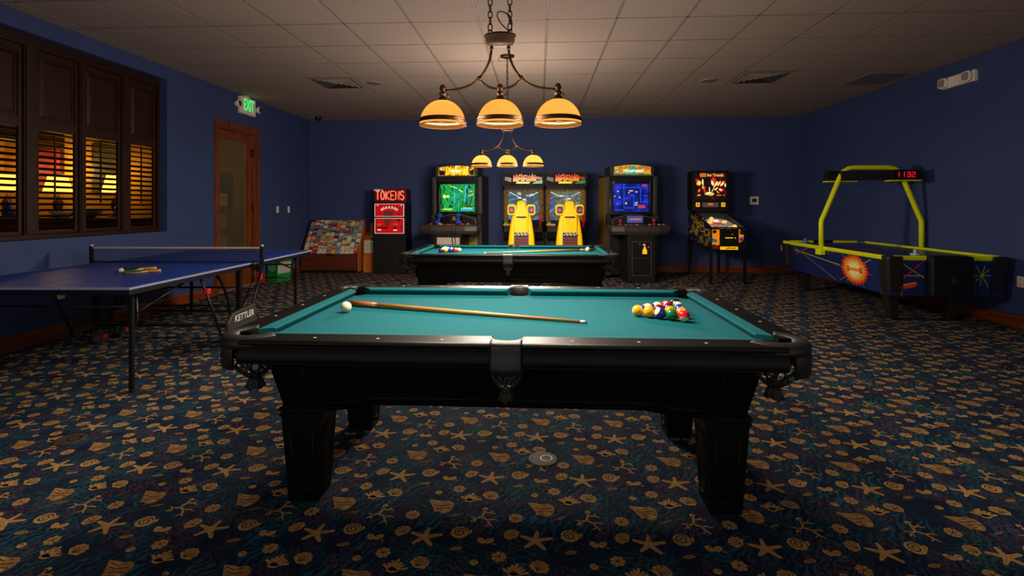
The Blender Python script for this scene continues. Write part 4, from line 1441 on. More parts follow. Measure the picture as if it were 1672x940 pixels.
M_CREAM = pm('cream_steel_panel', (186, 170, 150), .45)
M_GLASSB = pm('smoked_bezel', (10, 9, 9), .2)
M_BRASSB = pm('tan_instruction_card', (150, 112, 64), .6)

def blocks_word(mb, x0, x1, z0, z1, y, n, mat, seed, slant=0.0):
    """a row of unreadable letter-like blocks"""
    rr = random.Random(seed)
    w_ = (x1 - x0) / n
    for i in range(n):
        a = x0 + w_ * i + w_ * .08; b_ = x0 + w_ * (i + 1) - w_ * .08
        h0, h1 = z0 + rr.uniform(0, .12) * (z1 - z0), z1 - rr.uniform(0, .2) * (z1 - z0)
        k = rr.randrange(4)
        s_ = slant
        def q(u0, u1, v0, v1):
            mb.poly([(a + (b_ - a) * u0 + s_ * v0, y, h0 + (h1 - h0) * v0), (a + (b_ - a) * u1 + s_ * v0, y, h0 + (h1 - h0) * v0),
                     (a + (b_ - a) * u1 + s_ * v1, y, h0 + (h1 - h0) * v1), (a + (b_ - a) * u0 + s_ * v1, y, h0 + (h1 - h0) * v1)], mat)
        q(0, .34, 0, 1)
        if k in (0, 1): q(.34, 1, .78, 1)
        if k in (1, 2): q(.34, .95, .4, .6)
        if k in (0, 2, 3): q(.66, 1, 0, .8 if k else 1)
        if k == 3: q(.34, 1, 0, .22)

def upright(name, label, loc, rz, which):
    root = thing(name, label, 'arcade machine', loc, rz, 'arcade machines along the back wall')
    # local: y = 0 front of the coin pedestal, +y to the wall
    hw = .475
    # monitor cabinet (full width, hollow round the screen)
    prof = [(.62, .06), (.62, .95), (.55, 1.10), (.60, 1.16), (.66, 1.18), (.62, 1.86), (.70, 1.90), (1.32, 1.90), (1.32, .06)]
    for s_ in (-1, 1):
        m = MB(); m.prism(prof, s_ * hw, s_ * (hw - .075), 'x'); m.build('side_panel', M_GREYCAB, root, bevel=.012)
    m = MB()
    m.box(-hw + .075, hw - .075, .80, 1.30, .06, 1.86)
    m.box(-hw + .075, hw - .075, .64, .80, .06, .95)
    m.box(-hw + .075, hw - .075, .66, .80, 1.76, 1.88)
    m.build('cabinet_body', M_CABBLACK, root, bevel=.01)
    if which == 'left':
        m = MB(); m.box(-.04, hw - .08, .63, .6395, .07, .80); m.build('olive_panel', M_OLIVE, root)
    # bezel and screen
    sw, z0, z1 = .335, 1.215, 1.73
    m = MB()
    bz = .66
    for a, b_, c, d in ((-hw + .075, -sw, 1.16, 1.78), (sw, hw - .075, 1.16, 1.78), (-sw, sw, 1.16, z0), (-sw, sw, z1, 1.78)):
        m.box(a, b_, bz, bz + .10, c, d)
    m.build('screen_bezel', M_GLASSB, root, bevel=.006)
    m = MB()
    N = 8
    ring = []
    def sv(u, v):
        x = -sw + 2 * sw * u; z = z0 + (z1 - z0) * v
        bul = .03 * (1 - (2 * u - 1) ** 2) * (1 - (2 * v - 1) ** 2)
        return (x, .735 - bul, z)
    for i in range(N):
        for j in range(N):
            m.poly([sv(i / N, j / N), sv((i + 1) / N, j / N), sv((i + 1) / N, (j + 1) / N), sv(i / N, (j + 1) / N)], 0)
    art = []
    yq = .700
    def bar(x0, x1, zz0, zz1, mat, y=yq):
        m.poly([(x0, y, zz0), (x1, y, zz0), (x1, y, zz1), (x0, y, zz1)], mat)
    if which == 'left':
        mats = [M_GREENSCR, glow((210, 255, 120), 1.1), glow((60, 190, 255), 1.0), glow((255, 200, 160), 1.0), glow((190, 240, 90), .8)]
        bar(-.28, -.10, z0 + .03, z0 + .06, 4); bar(.06, .28, z0 + .03, z0 + .065, 2); bar(.10, .30, z0 + .065, z0 + .075, 3)
        for cx, cz, r in ((-.255, 1.50, .035), (-.19, 1.50, .028)):
            m.poly([(cx + r * math.cos(t), yq, cz + r * math.sin(t)) for t in [2 * PI * i / 10 for i in range(10)]], 1)
        for pts, mt in (([(.02, 1.62), (.10, 1.575), (.11, 1.585), (.03, 1.635)], 1), ([(.20, 1.50), (.30, 1.53), (.31, 1.55), (.20, 1.515)], 3), ([(-.14, 1.70), (.0, 1.655), (-.01, 1.645), (-.15, 1.69)], 1),
                        ([(.13, 1.40), (.15, 1.40), (.16, 1.66), (.20, 1.68), (.19, 1.70), (.14, 1.68)], 2), ([(.22, 1.59), (.28, 1.585), (.28, 1.6), (.23, 1.605)], 3), ([(-.07, 1.38), (-.05, 1.38), (-.055, 1.58), (-.075, 1.58)], 2)):
            m.poly([(x, yq, z) for x, z in pts], mt)
    else:
        mats = [M_BLUESCR, glow((30, 70, 255), 1.3), glow((250, 220, 90), 1.0), glow((120, 170, 255), 1.0), glow((200, 60, 120), .7)]
        L_ = .011
        def hb(x0, x1, z): bar(x0, x1, z - L_ / 2, z + L_ / 2, 1)
        def vb(x, za, zb_): bar(x - L_ / 2, x + L_ / 2, za, zb_, 1)
        hb(-.26, .18, 1.66); vb(.18, 1.39, 1.66); hb(.18, .31, 1.39); vb(-.13, 1.28, 1.76); hb(-.13, .05, 1.285); vb(-.26, 1.56, 1.66)
        vb(.05, 1.285, 1.53); hb(-.13, -.05, 1.46); hb(-.02, .05, 1.53); hb(.22, .31, 1.51); hb(-.31, -.13, 1.25)
        for x, z, w_, h_, mt in ((-.24, 1.59, .03, .016, 2), (.0, 1.60, .07, .016, 2), (-.04, 1.565, .03, .014, 2), (-.09, 1.37, .03, .03, 2), (.10, 1.58, .05, .025, 3), (.10, 1.38, .06, .03, 3), (-.30, 1.50, .02, .02, 2), (-.21, 1.48, .03, .03, 3),
                                (.25, 1.70, .09, .04, 4), (.20, 1.31, .14, .06, 4), (-.25, 1.36, .05, .04, 1), (.09, 1.34, .06, .015, 2)):
            bar(x - w_ / 2, x + w_ / 2, z - h_ / 2, z + h_ / 2, mt, yq - .0006)
    m.build('screen', mats, root)
    # marquee with an arched head
    mw = .37
    pts = [(-mw - .03, 1.86), (mw + .03, 1.86), (mw + .03, 2.045)]
    for i in range(9):
        t = i / 8
        pts.append(((mw + .0) * (1 - 2 * t), 2.05 + .05 * math.sin(PI * t)))
    pts.append((-mw - .03, 2.045))
    m = MB(); m.prism(pts, .60, 1.10, 'y'); mq = m.build('marquee', M_GREYCAB, root, bevel=.008)
    m = MB()
    top = [(mw - .035) * (1 - 2 * i / 8) for i in range(9)]
    m.poly([(-mw + .03, .597, 1.885), (mw - .03, .597, 1.885)] + [(x, .597, 2.035 + .035 * math.sin(PI * i / 8)) for i, x in enumerate(top)], 0)
    if which == 'left':
        mats = [M_MARQ, glow((255, 255, 225), 1.3), glow((40, 30, 20), .3), glow((255, 220, 30), 1.1)]
        blocks_word(m, -.20, .24, 1.90, 2.04, .5955, 9, 3, 4, -.01)
        blocks_word(m, -.10, .08, 1.945, 1.995, .595, 4, 1, 5)
        m.poly([(-.33, .5958, 1.89), (-.22, .5958, 1.89), (-.21, .5958, 1.97), (-.33, .5958, 1.99)], 2); m.poly([(.26, .5958, 1.89), (.335, .5958, 1.89), (.335, .5958, 2.0), (.25, .5958, 1.97)], 2)
    else:
        mats = [M_RAINBOW, glow((240, 246, 230), 1.1), glow((20, 120, 60), .6), glow((30, 170, 140), .8)]
        m.poly([(-.06, .5958, 1.89), (.08, .5958, 1.89), (.05, .5958, 2.05), (-.02, .5958, 2.05)], 3)
        m.poly([(-.33, .5958, 1.888), (.33, .5958, 1.888), (.33, .5958, 1.908), (-.33, .5958, 1.908)], 2)
        blocks_word(m, -.17, .20, 1.93, 1.99, .595, 9, 1, 8)
    m.build('marquee_art', mats, mq)
    # control deck
    pw = .555
    deck = [(-pw, .16), (-pw + .05, .05), (-.30, .0), (.30, .0), (pw - .05, .05), (pw, .16), (pw - .03, .34), (.44, .62), (-.44, .62), (-pw + .03, .34)]
    m = MB()
    m.loft([[(x * .93, y + .03, .825) for x, y in deck], [(x, y, .885) for x, y in deck], [(x, y + .005, .955) for x, y in deck], [(x * .985, y + .02, .985 + .03 * y) for x, y in deck]])
    dk = m.build('control_deck', M_GREYCAB, root, bevel=.008)
    # instrument hood behind the deck
    m = MB()
    hood = []
    for i in range(13):
        t = i / 12
        hood.append((-.40 + .80 * t, 1.09 + .085 * math.sin(PI * t)))
    m.prism([(-.40, .97)] + hood + [(.40, .97)], .50, .62, 'y')
    hd = m.build('hood', M_GREYCAB, root, bevel=.008)
    m = MB(); m.prism([(-.37, .985)] + [(x * .93, z - .02) for x, z in hood] + [(.37, .985)], .490, .4995, 'y'); m.build('hood_face', M_GLASSB, hd)
    def button(x, y, mat, r=.022, h=.014):
        b = MB(); b.lathe([(0, 0), (r, 0), (r, h * .7), (r * .8, h), (0, h)], 14, (x, y, .985 + .03 * y)); b.build('button', mat, dk)
    RD, OR, GN, WH = glow((230, 24, 16), .55), glow((240, 110, 20), .55), glow((90, 170, 110), .3), glow((200, 200, 180), .3)
    if which == 'left':
        for x, y, mt in ((-.36, .20, RD), (-.22, .24, OR), (-.15, .12, OR), (.22, .18, RD), (.30, .26, OR)):
            button(x, y, mt, .026, .02)
        m = MB(); m.box(-.06, .09, .10, .15, .988, .998); m.build('lit_strip', RD, dk)
        m = MB(); m.box(-.10, .07, .484, .4895, 1.02, 1.14, 0); m.box(-.04, .07, .480, .484, 1.06, 1.13, 1); m.build('instruction_card', [M_PLASTIC, M_BRASSB], hd)
        for k, (gx, lean) in enumerate(((-.29, .25), (.10, -.05))):
            g_ = MB()
            M = Matrix.Translation((gx, .40, 1.0)) @ Matrix.Rotation(lean, 4, 'Y')
            g_.loft([[(x * .9, y, 0) for x, y in rrect(-.024, .024, -.03, .03, .01)], [(x, y, .05) for x, y in rrect(-.022, .022, -.028, .028, .01)], [(x * .8, y, .09) for x, y in rrect(-.02, .02, -.025, .025, .01)],
                     [(x, y, .12) for x, y in rrect(-.03, .03, -.04, .04, .012)], [(x, y, .17) for x, y in rrect(-.034, .034, -.045, .04, .012)], [(x * .8, y, .19) for x, y in rrect(-.03, .03, -.03, .03, .01)]], 0, True, M=M)
            g_.box(-.012, .012, -.14, -.04, .135, .165, 0, M)
            g_.box(-.05, -.02, -.03, .02, .0, .045, 0, M); g_.box(.02, .05, -.03, .02, .0, .045, 0, M)
            gun = g_.build('gun', M_BLUEP, root, bevel=.004)
            cb = MB()
            for q in (-.02, .03):
                cb.tube(bez((gx + q, .36, 1.0), (gx + q - .02, .10, 1.02), (gx + q * 2, -.02, .99), (gx + q, -.014, .86), 8) + bez((gx + q, -.014, .84), (gx + q, -.01, .7), (gx + q + .05, -.025, .55), (gx + q + .03, -.02, .40), 8), .006, 6)
            cb.build('gun_cable', M_RUBBER, gun)
    else:
        for x, y, mt in ((-.24, .16, GN), (-.14, .20, RD), (-.02, .24, OR), (.19, .20, OR), (.36, .20, WH), (.42, .16, GN), (.46, .24, RD), (-.36, .10, RD)):
            button(x, y, mt, .02, .012)
        for x in (-.32, .27):
            j = MB(); j.tube([(x, .22, .985), (x, .22, 1.055)], .008, 8); j.sphere((x, .22, 1.07), .022, 12, 8); j.lathe([(0, 0), (.03, 0), (.012, .012), (0, .012)], 14, (x, .22, .990)); j.build('joystick', glow((220, 20, 20), .5), dk)  # stick is no lamp; a glow is put into its red
        m = MB(); m.box(-.13, .15, .44, .489, 1.02, 1.14, 0); m.build('blue_box', glow((80, 96, 170), .55), hd, bevel=.006)
        m = MB(); m.box(-.09, .11, .437, .4405, 1.075, 1.09, 0); m.sphere((.03, .438, 1.082), .02, 10, 8, 1); m.build('lit_badge', [glow((230, 150, 120), .7), glow((255, 60, 40), 1.0)], hd)
    # coin pedestal
    m = MB(); m.box(-.235, .235, .02, .62, .0, .825); pd = m.build('pedestal', M_CABBLACK, root, bevel=.008)
    m = MB()
    if which == 'left':
        m.box(-.20, .21, .008, .0195, .10, .77, 0); m.build('coin_door', M_CREAM, pd, bevel=.004)
        m = MB(); m.box(-.235, -.205, .0, .0195, .05, .80); m.box(.215, .24, .0, .0195, .05, .80); m.build('door_frame', M_CABBLACK, pd)
    else:
        for a, b_, c, d in ((-.17, .165, .12, .14), (-.17, .165, .70, .72), (-.17, -.155, .14, .70), (.15, .165, .14, .70), (-.155, .15, .42, .432)):
            m.box(a, b_, .005, .0195, c, d)
        m.build('coin_door', M_GREYCAB, pd, bevel=.003)
        m = MB(); m.box(-.15, .145, .0125, .0195, .15, .42, 0); m.box(-.15, .145, .0125, .0195, .432, .70, 0)
        m.prism([(.01, .50), (.09, .50), (.085, .57), (.065, .60), (.06, .63), (.04, .63), (.035, .60), (.015, .57)], .006, .012, 'y', 1)
        m.box(.10, .13, .008, .012, .60, .63, 2); m.box(.02, .06, .008, .012, .70 - .06, .67, 3); m.box(-.05, -.02, .008, .012, .66, .675, 2); m.box(.09, .11, .006, .012, .27, .30, 4); m.box(.09, .11, .006, .012, .22, .245, 4)
        m.build('coin_slots', [M_PLASTIC, glow((255, 190, 20), 1.0), glow((220, 30, 20), .6), glow((220, 210, 200), .5), M_BRONZE], pd)
        m = MB(); m.box(hw * -1 - .006, -hw, .70, 1.30, .30, 1.85); m.build('orange_edge', M_OLIVE, root)
    return root
upright('shooter_arcade_machine', 'arcade machine with green screen, yellow marquee and two blue guns', (-1.585, 8.72, 0), math.radians(-5), 'left')
upright('maze_arcade_machine', 'arcade machine with blue maze screen, rainbow marquee and red joysticks', (1.755, 8.72, 0), math.radians(5), 'right')

# ---------------------------------------------------------------- twin racing machines
def racer(label, x, scr, seed):
    root = thing('racing_arcade_machine', label, 'arcade machine', (x, 8.15, 0), 0, 'arcade machines along the back wall')
    hw = .385
    y0 = 1.16                                   # marquee front
    prof = [(1.20, .05), (1.20, .85), (1.04, .98), (1.24, 1.04), (1.28, 1.62), (y0, 1.69), (y0, 1.955), (1.75, 1.955), (1.90, 1.70), (1.90, .05)]
    for s_ in (-1, 1):
        m = MB(); m.prism(prof, s_ * hw, s_ * (hw - .022), 'x'); m.build('side_panel', M_CABBLACK, root, bevel=.004)
    m = MB()
    m.box(-hw + .022, hw - .022, 1.34, 1.88, .05, 1.93); m.box(-hw + .022, hw - .022, 1.22, 1.34, .05, .84); m.box(-hw + .022, hw - .022, y0 + .02, 1.34, 1.93, 1.95); m.box(-hw + .022, hw - .022, y0 + .03, 1.34, 1.675, 1.695)
    m.build('cabinet_body', M_CABBLACK, root)
    # marquee art
    m = MB()
    a, b_, c, d = -hw + .024, hw - .024, 1.70, 1.93
    m.box(a, b_, y0 + .012, y0 + .02, c, d, 0)
    yy = y0 + .0115
    blocks_word(m, -.20, .24, 1.765, 1.915, yy, 9, 1, 21, .01)
    blocks_word(m, -.195, .235, 1.77, 1.85, yy - .0004, 9, 5, 21, .01)
    m.poly([(-.14, yy, 1.735), (.10, yy, 1.735), (.13, yy, 1.765), (-.12, yy, 1.77)], 2)
    m.poly([(.15, yy, 1.73), (b_ - .01, yy, 1.735), (b_ - .01, yy, 1.80), (.27, yy, 1.79)], 3)
    m.poly([(.24, yy, 1.82), (b_ - .02, yy, 1.80), (b_ - .02, yy, 1.85), (.25, yy, 1.86)], 4)
    m.poly([(a + .01, yy, 1.80), (-.23, yy, 1.76), (-.22, yy, 1.84), (a + .02, yy, 1.86)], 6)
    m.build('marquee_art', [M_DARKMARQ, glow((240, 70, 10), 1.0), glow((240, 220, 30), 1.0), glow((20, 130, 40), .7), glow((160, 30, 20), .6), glow((255, 150, 20), 1.0), glow((20, 18, 16), .2)], root)
    # monitor, printed trim either side
    m = MB(); m.box(-.29, .29, 1.31, 1.335, 1.06, 1.595, 0)
    for k in range(7):
        rr = random.Random(seed + k)
        xx = rr.uniform(-.22, .2); zz = rr.uniform(1.36, 1.55)
        m.poly([(xx, 1.309, zz), (xx + .08, 1.309, zz + rr.uniform(-.03, .03)), (xx + .07, 1.309, zz + .03), (xx + .01, 1.309, zz + .03)], 1 + k % 3)
    for s_ in (-1, 1):
        m.poly([(s_ * .27, 1.3085, 1.575), (s_ * .265, 1.3085, 1.585), (s_ * .10, 1.3085, 1.50), (s_ * .10, 1.3085, 1.49)], 2)
    m.build('screen', [scr, glow((120, 160, 190), .7), glow((220, 225, 210), .9), glow((150, 110, 60), .7)], root)
    m = MB()
    for s_ in (-1, 1):
        m.box(min(s_ * .295, s_ * .36), max(s_ * .295, s_ * .36), 1.25, 1.33, 1.03, 1.62)
    m.box(-.295, .295, 1.25, 1.33, 1.597, 1.62)
    m.build('printed_trim', M_CABSIDE, root)
    # dashboard, wheel, shifter
    m = MB(); m.prism([(1.04, .72), (.98, .86), (1.02, .97), (1.24, 1.03), (1.24, .72)], -hw + .03, hw - .03, 'x'); db = m.build('dashboard', M_CABBLACK, root, bevel=.01)
    m = MB(); M = Matrix.Translation((0, .96, .95)) @ Matrix.Rotation(math.radians(65), 4, 'X')
    m.tube([(.15 * math.cos(t), .15 * math.sin(t), 0) for t in [2 * PI * i / 24 for i in range(24)]], .015, 8, closed=True, M=M)
    m.box(-.15, .15, -.015, .015, -.008, .008, 0, M); m.lathe([(0, -.06), (.03, -.06), (.04, .01), (0, .015)], 14, M=M)
    m.build('steering_wheel', M_PLASTIC, root)
    m = MB(); m.tube([(.30, 1.0, .94), (.31, .97, 1.03)], .012, 8); m.sphere((.312, .965, 1.09), .03, 12, 10, sc3=(1, 1, 2.2)); m.build('shifter', glow((220, 20, 14), .4), root)  # unlit knob with emission put into its red
    m = MB(); m.box(-.36, -.20, .985, 1.0, .965, 1.0, 0); m.box(-.34, -.28, .98, .985, 1.0, 1.03, 1); m.build('lit_buttons', [glow((200, 130, 20), .5), glow((30, 140, 40), .6)], db)
    # floor platform
    m = MB(); m.box(-.30, .30, .02, 1.21, .0, .14); m.box(-.25, .25, .30, .70, .14, .34); m.build('platform', M_CABBLACK, root, bevel=.01)
    # moulded yellow seat, its back to the room
    def ring(z, w_, y0_, y1_, r=.03):
        return [(px_, py_, z) for px_, py_ in rrect(-w_, w_, y0_, y1_, r, 4)]
    m = MB()
    m.loft([ring(.14, .245, .02, .60, .05), ring(.45, .235, .02, .55, .05), ring(.60, .225, .02, .30, .05), ring(.85, .205, .03, .22, .05), ring(1.05, .175, .05, .19, .04), ring(1.18, .145, .06, .18, .04),
            ring(1.30, .085, .07, .18, .03), ring(1.37, .075, .08, .18, .03), ring(1.40, .055, .10, .16, .02)], 0, True)
    st = m.build('seat', M_YEL, root)
    m = MB()        # raised spine panel
    m.loft([[(x_, .026, z) for x_, z in ((-.125, .60), (.125, .60), (.12, 1.15), (.065, 1.33), (-.065, 1.33), (-.12, 1.15))], [(x_, y_, z) for x_, y_, z in ((-.115, -.004, .61), (.115, -.004, .61), (.11, .012, 1.13), (.06, .05, 1.31), (-.06, .05, 1.31), (-.11, .012, 1.13))]])
    m.build('seat_spine', M_YEL, st, bevel=.01)
    for s_ in (-1, 1):
        m = MB()
        out = [(s_ * u, v) for u, v in rrect(.085, .230, 1.165, 1.345, .045, 5)]
        m.prism(out, .03, .15, 'y')
        wg = m.build('seat_wing', M_YEL, st, bevel=.015, seg=3)
        m = MB()
        m.prism([(s_ * u, v) for u, v in rrect(.108, .208, 1.195, 1.315, .03, 5)], .024, .0295, 'y', 0)
        m.poly([(s_ * .125, .0235, 1.24), (s_ * .165, .0235, 1.225), (s_ * .19, .0235, 1.25), (s_ * .185, .0235, 1.28), (s_ * .15, .0235, 1.27)], 1)
        m.poly([(s_ * .17, .0233, 1.23), (s_ * .20, .0233, 1.235), (s_ * .195, .0233, 1.25)], 2)
        m.build('wing_decal', [pm('dark_navy_decal', (26, 20, 40), .5), pm('red_decal', (196, 40, 44), .5), pm('blue_decal', (70, 100, 190), .5)], wg)
    m = MB(); m.box(-.08, .08, -.001, .03, 1.13, 1.15); m.build('seat_slot', M_PLASTIC, st)
    m = MB()
    m.box(-.115, .115, -.010, -.005, .62, .89, 0)
    for i in range(8):
        for j in range(2):
            if (i + j) % 2 == 0:
                xx = -.112 + i * .028
                m.poly([(xx + j * .01, -.0107, .845 + j * .018), (xx + .028 + j * .01, -.0107, .845 + j * .018), (xx + .038 + j * .01, -.0107, .863 + j * .018), (xx + .010 + j * .01, -.0107, .863 + j * .018)], 1)
    rr = random.Random(seed)
    for i in range(6):
        for j in range(4):
            cx, cz = -.095 + i * .038, .66 + j * .045
            m.poly([(cx + .014 * math.cos(t), -.0107, cz + .015 * math.sin(t)) for t in [2 * PI * q / 7 + i for q in range(7)]], 2)
    m.box(-.05, .06, -.0112, -.0105, .622, .64, 3)
    m.build('grille_decal', [pm('black_decal', (24, 10, 12), .5), M_WHITE, pm('deep_red_decal', (150, 20, 26), .5), M_YEL], st)
    return root
racer('left racing arcade machine with a yellow bucket seat and teal sky screen', -.285, M_RACESCR, 3)
racer('right racing arcade machine with a yellow bucket seat and blue screen', .495, M_RACEBLUE, 9)

# ---------------------------------------------------------------- pinball
M_PINART = ramp_em('self_lit_side_print', [(.40, (10, 16, 34)), (.50, (16, 26, 60)), (.56, (120, 84, 16)), (.62, (190, 140, 30)), (.7, (60, 20, 40))], .25, 5, 3, 1.0, (1, 1, 1.6))  # cabinet print is unlit; faint emission is put into its colours
M_PLAYF = ramp_em('lit_playfield', [(.3, (50, 46, 50)), (.44, (150, 120, 90)), (.52, (230, 190, 130)), (.58, (110, 116, 130)), (.66, (240, 150, 60)), (.74, (255, 240, 210))], .62, 7, 6, 1.2)
M_PINGLASS = glassy('pinball_glass', (220, 230, 255), .06, .03)
M_BOXDARK = ramp_em('backglass_ground', [(.4, (22, 14, 14)), (.6, (60, 20, 18)), (.72, (120, 40, 20))], .5, 8, 4, 1)
def pinball():
    root = thing('pinball_machine', 'pinball machine with lit orange backglass and printed cabinet', 'pinball machine', (3.19, 8.70, 0))
    hw = .285
    # cabinet
    prof = [(0, .575), (0, .945), (.86, 1.19), (1.32, 1.22), (1.32, .66), (.9, .655)]
    m = MB()
    m.prism(prof[:3] + [(.86, .65)], -hw, -hw + .02, 'x'); m.prism(prof[:3] + [(.86, .65)], hw - .02, hw, 'x')
    m.prism([(.86, .65), (.86, 1.19), (1.32, 1.22), (1.32, .66)], -hw, hw, 'x')
    m.loft([[(x, 0, .575), (x, .02, .575), (x, .02, .94), (x, 0, .94)] for x in (-hw + .02, hw - .02)])
    m.loft([[(x, 0.02, .575), (x, .86, .65), (x, .86, .665), (x, .02, .59)] for x in (-hw + .02, hw - .02)])
    cb = m.build('cabinet', M_CABBLACK, root, bevel=.004)
    m = MB(); side = [(.03, .60), (.03, .93), (.84, 1.16), (1.28, 1.19), (1.28, .68), (.86, .67)]
    m.prism(side, -hw - .003, -hw - .0005, 'x'); m.prism(side, hw + .0005, hw + .003, 'x')
    m.build('side_art', M_PINART, cb)
    m = MB()
    for z0, z1, y0, y1 in ((.80, .92, .10, .32), (.86, .98, .36, .56), (.93, 1.03, .60, .76)):
        for a, b_, c, d in ((y0, y1, z0, z0 + .02), (y0, y1, z1 - .02, z1), (y0, y0 + .025, z0, z1), (y1 - .025, y1, z0, z1)):
            m.box(-hw - .0042, -hw - .003, a, b_, c, d)
    m.build('side_lettering', glow((190, 134, 24), .30), cb)  # printed shapes brightened by emission, not a lit sign
    # front face: coin door, plunger, art, yellow apron
    m = MB()
    m.box(-hw + .01, hw - .01, -.004, 0, .585, .935, 0)
    m.poly([(-.27, -.0048, .66), (-.15, -.0048, .66), (-.15, -.0048, .92), (-.27, -.0048, .92)], 1)
    m.poly([(.17, -.0048, .70), (.24, -.0048, .74), (.26, -.0048, .92), (.17, -.0048, .92)], 1)
    m.poly([(-.27, -.0052, .78), (-.19, -.0052, .75), (-.19, -.0052, .70), (-.27, -.0052, .71)], 2)
    m.poly([(.18, -.0052, .72), (.24, -.0052, .74), (.235, -.0052, .80), (.18, -.0052, .78)], 3)
    m.poly([(-.25, -.0052, .87), (-.20, -.0052, .87), (-.20, -.0052, .91), (-.25, -.0052, .91)], 4)
    m.poly([(-.26, -.0052, .60), (-.17, -.0052, .60), (-.17, -.0052, .65), (-.26, -.0052, .68)], 4)
    m.box(-.14, .155, -.006, -.004, .582, .635, 5)
    m.build('front_art', [M_CABBLACK, glow((240, 130, 10), .8), glow((40, 110, 130), .6), glow((60, 50, 140), .6), glow((120, 16, 10), .5), glow((250, 180, 20), .95)], cb)  # front print brightened by emission put into its colours
    m = MB(); blocks_word(m, -.04, .13, .592, .625, -.0066, 6, 0, 31); m.build('apron_lettering', M_PLASTIC, cb)
    m = MB(); m.box(-.14, .165, -.014, -.0045, .66, .905, 0); cd = m.build('coin_door', M_PLASTIC, cb, bevel=.006)
    m = MB(); m.box(-.06, .07, -.017, -.0145, .775, .79, 0); m.box(.10, .115, -.017, -.0145, .77, .79, 0); m.sphere((.06, -.016, .84), .012, 10, 8, 1); m.box(.02, .035, -.016, -.0145, .83, .85, 2); m.box(-.02, .0, -.016, -.0145, .75, .76, 2)
    m.build('coin_slots', [glow((250, 200, 40), .8), glow((230, 30, 20), .8), M_STEEL], cd)
    m = MB(); m.lathe([(0, 0), (.045, 0), (.045, .008), (.03, .014), (.012, .016), (.012, .05), (.02, .054), (.02, .075), (0, .078)], 18, M=Matrix.Translation((.225, -.004, .88)) @ Matrix.Rotation(PI / 2, 4, 'X')); m.build('plunger', M_MBLACK, cb)
    for x in (-.235,):
        m = MB(); m.lathe([(0, 0), (.03, 0), (.03, .006), (0, .006)], 16, M=Matrix.Translation((x, -.005, .885)) @ Matrix.Rotation(PI / 2, 4, 'X')); m.build('button', M_PLASTIC, cb)
    # lockdown bar and side rails
    m = MB(); m.box(-hw - .006, hw + .006, -.012, .05, .942, .962); m.build('lockdown_bar', M_MBLACK, root, bevel=.006)
    for s_ in (-1, 1):
        m = MB(); m.loft([[(s_ * (hw - .022), y, z), (s_ * (hw + .004), y, z), (s_ * (hw + .004), y, z + .014), (s_ * (hw - .022), y, z + .014)] for y, z in ((.04, .955), (.86, 1.19))]); m.build('side_rail', M_BRONZE, root)
    # playfield under glass
    def pf(x, y, off): return (x, y, .905 + (y - .05) * .20 + off)
    m = MB()
    m.add([pf(-hw + .02, .05, 0), pf(hw - .02, .05, 0), pf(hw - .02, .86, 0), pf(-hw + .02, .86, 0)], [[0, 1, 2, 3]], 0)
    rr = random.Random(5)
    for k in range(3):
        x, y = (-.12, .02, .14)[k], (.55, .66, .58)[k]
        m.lathe([(0, .0), (.04, .0), (.036, .02), (.045, .03), (.045, .04), (0, .045)], 16, pf(x, y, .002), 1 + k % 2)
    for k in range(9):
        x, y = rr.uniform(-.2, .2), rr.uniform(.2, .8)
        a, b_ = rr.uniform(.03, .08), rr.uniform(.02, .05)
        m.add([pf(x, y, .004), pf(x + a, y, .004), pf(x + a * .8, y + b_, .004), pf(x, y + b_ * .8, .004)], [[0, 1, 2, 3]], 1 + k % 4)
    m.tube([pf(-.10, .16, .02), pf(-.03, .13, .02)], .012, 8, 2); m.tube([pf(.10, .16, .02), pf(.03, .13, .02)], .012, 8, 2)
    m.tube([pf(x, y, .03) for x, y in ((.20, .25), (.21, .5), (.18, .7), (.06, .8), (-.1, .76), (-.17, .6))], .008, 6, 4)
    m.box(-.10, .02, .40, .46, .99, 1.03, 3)
    m.sphere(pf(.18, .20, .03), .035, 12, 8, 1); m.sphere(pf(-.02, .78, .03), .04, 12, 8, 1); m.sphere(pf(-.2, .74, .03), .03, 12, 8, 2)
    m.build('playfield', [M_PLAYF, glow((255, 190, 90), 1.3), glow((250, 245, 225), 1.0), glow((220, 60, 40), .7), glow((150, 160, 190), .5)], root)
    m = MB(); m.add([(-hw + .02, .05, .958), (hw - .02, .05, .958), (hw - .02, .86, 1.19), (-hw + .02, .86, 1.19), (-hw + .02, .05, .954), (hw - .02, .05, .954), (hw - .02, .86, 1.186), (-hw + .02, .86, 1.186)], [[0, 1, 2, 3], [4, 5, 6, 7]]); m.build('playfield_glass', M_PINGLASS, root)
    # backbox
    bx, by0, by1, bz0, bz1 = .335, .87, 1.20, 1.235, 1.975
    m = MB(); m.box(-.25, .25, .90, 1.18, 1.20, bz0)
    m.box(-bx, bx, by0 + .02, by1, bz0, bz1)
    for a, b_, c, d in ((-bx, -bx + .045, bz0, bz1), (bx - .045, bx, bz0, bz1), (-bx + .045, bx - .045, bz1 - .04, bz1), (-bx + .045, bx - .045, 1.40, 1.445), (-bx + .045, bx - .045, bz0, bz0 + .05)):
        m.box(a, b_, by0, by0 + .02, c, d)
    bbx = m.build('backbox', M_CABBLACK, root, bevel=.004)
    m = MB()
    y = by0 + .014
    m.box(-bx + .045, bx - .045, y, y + .005, 1.445, bz1 - .04, 0)
    y -= .0006
    rr = random.Random(12)
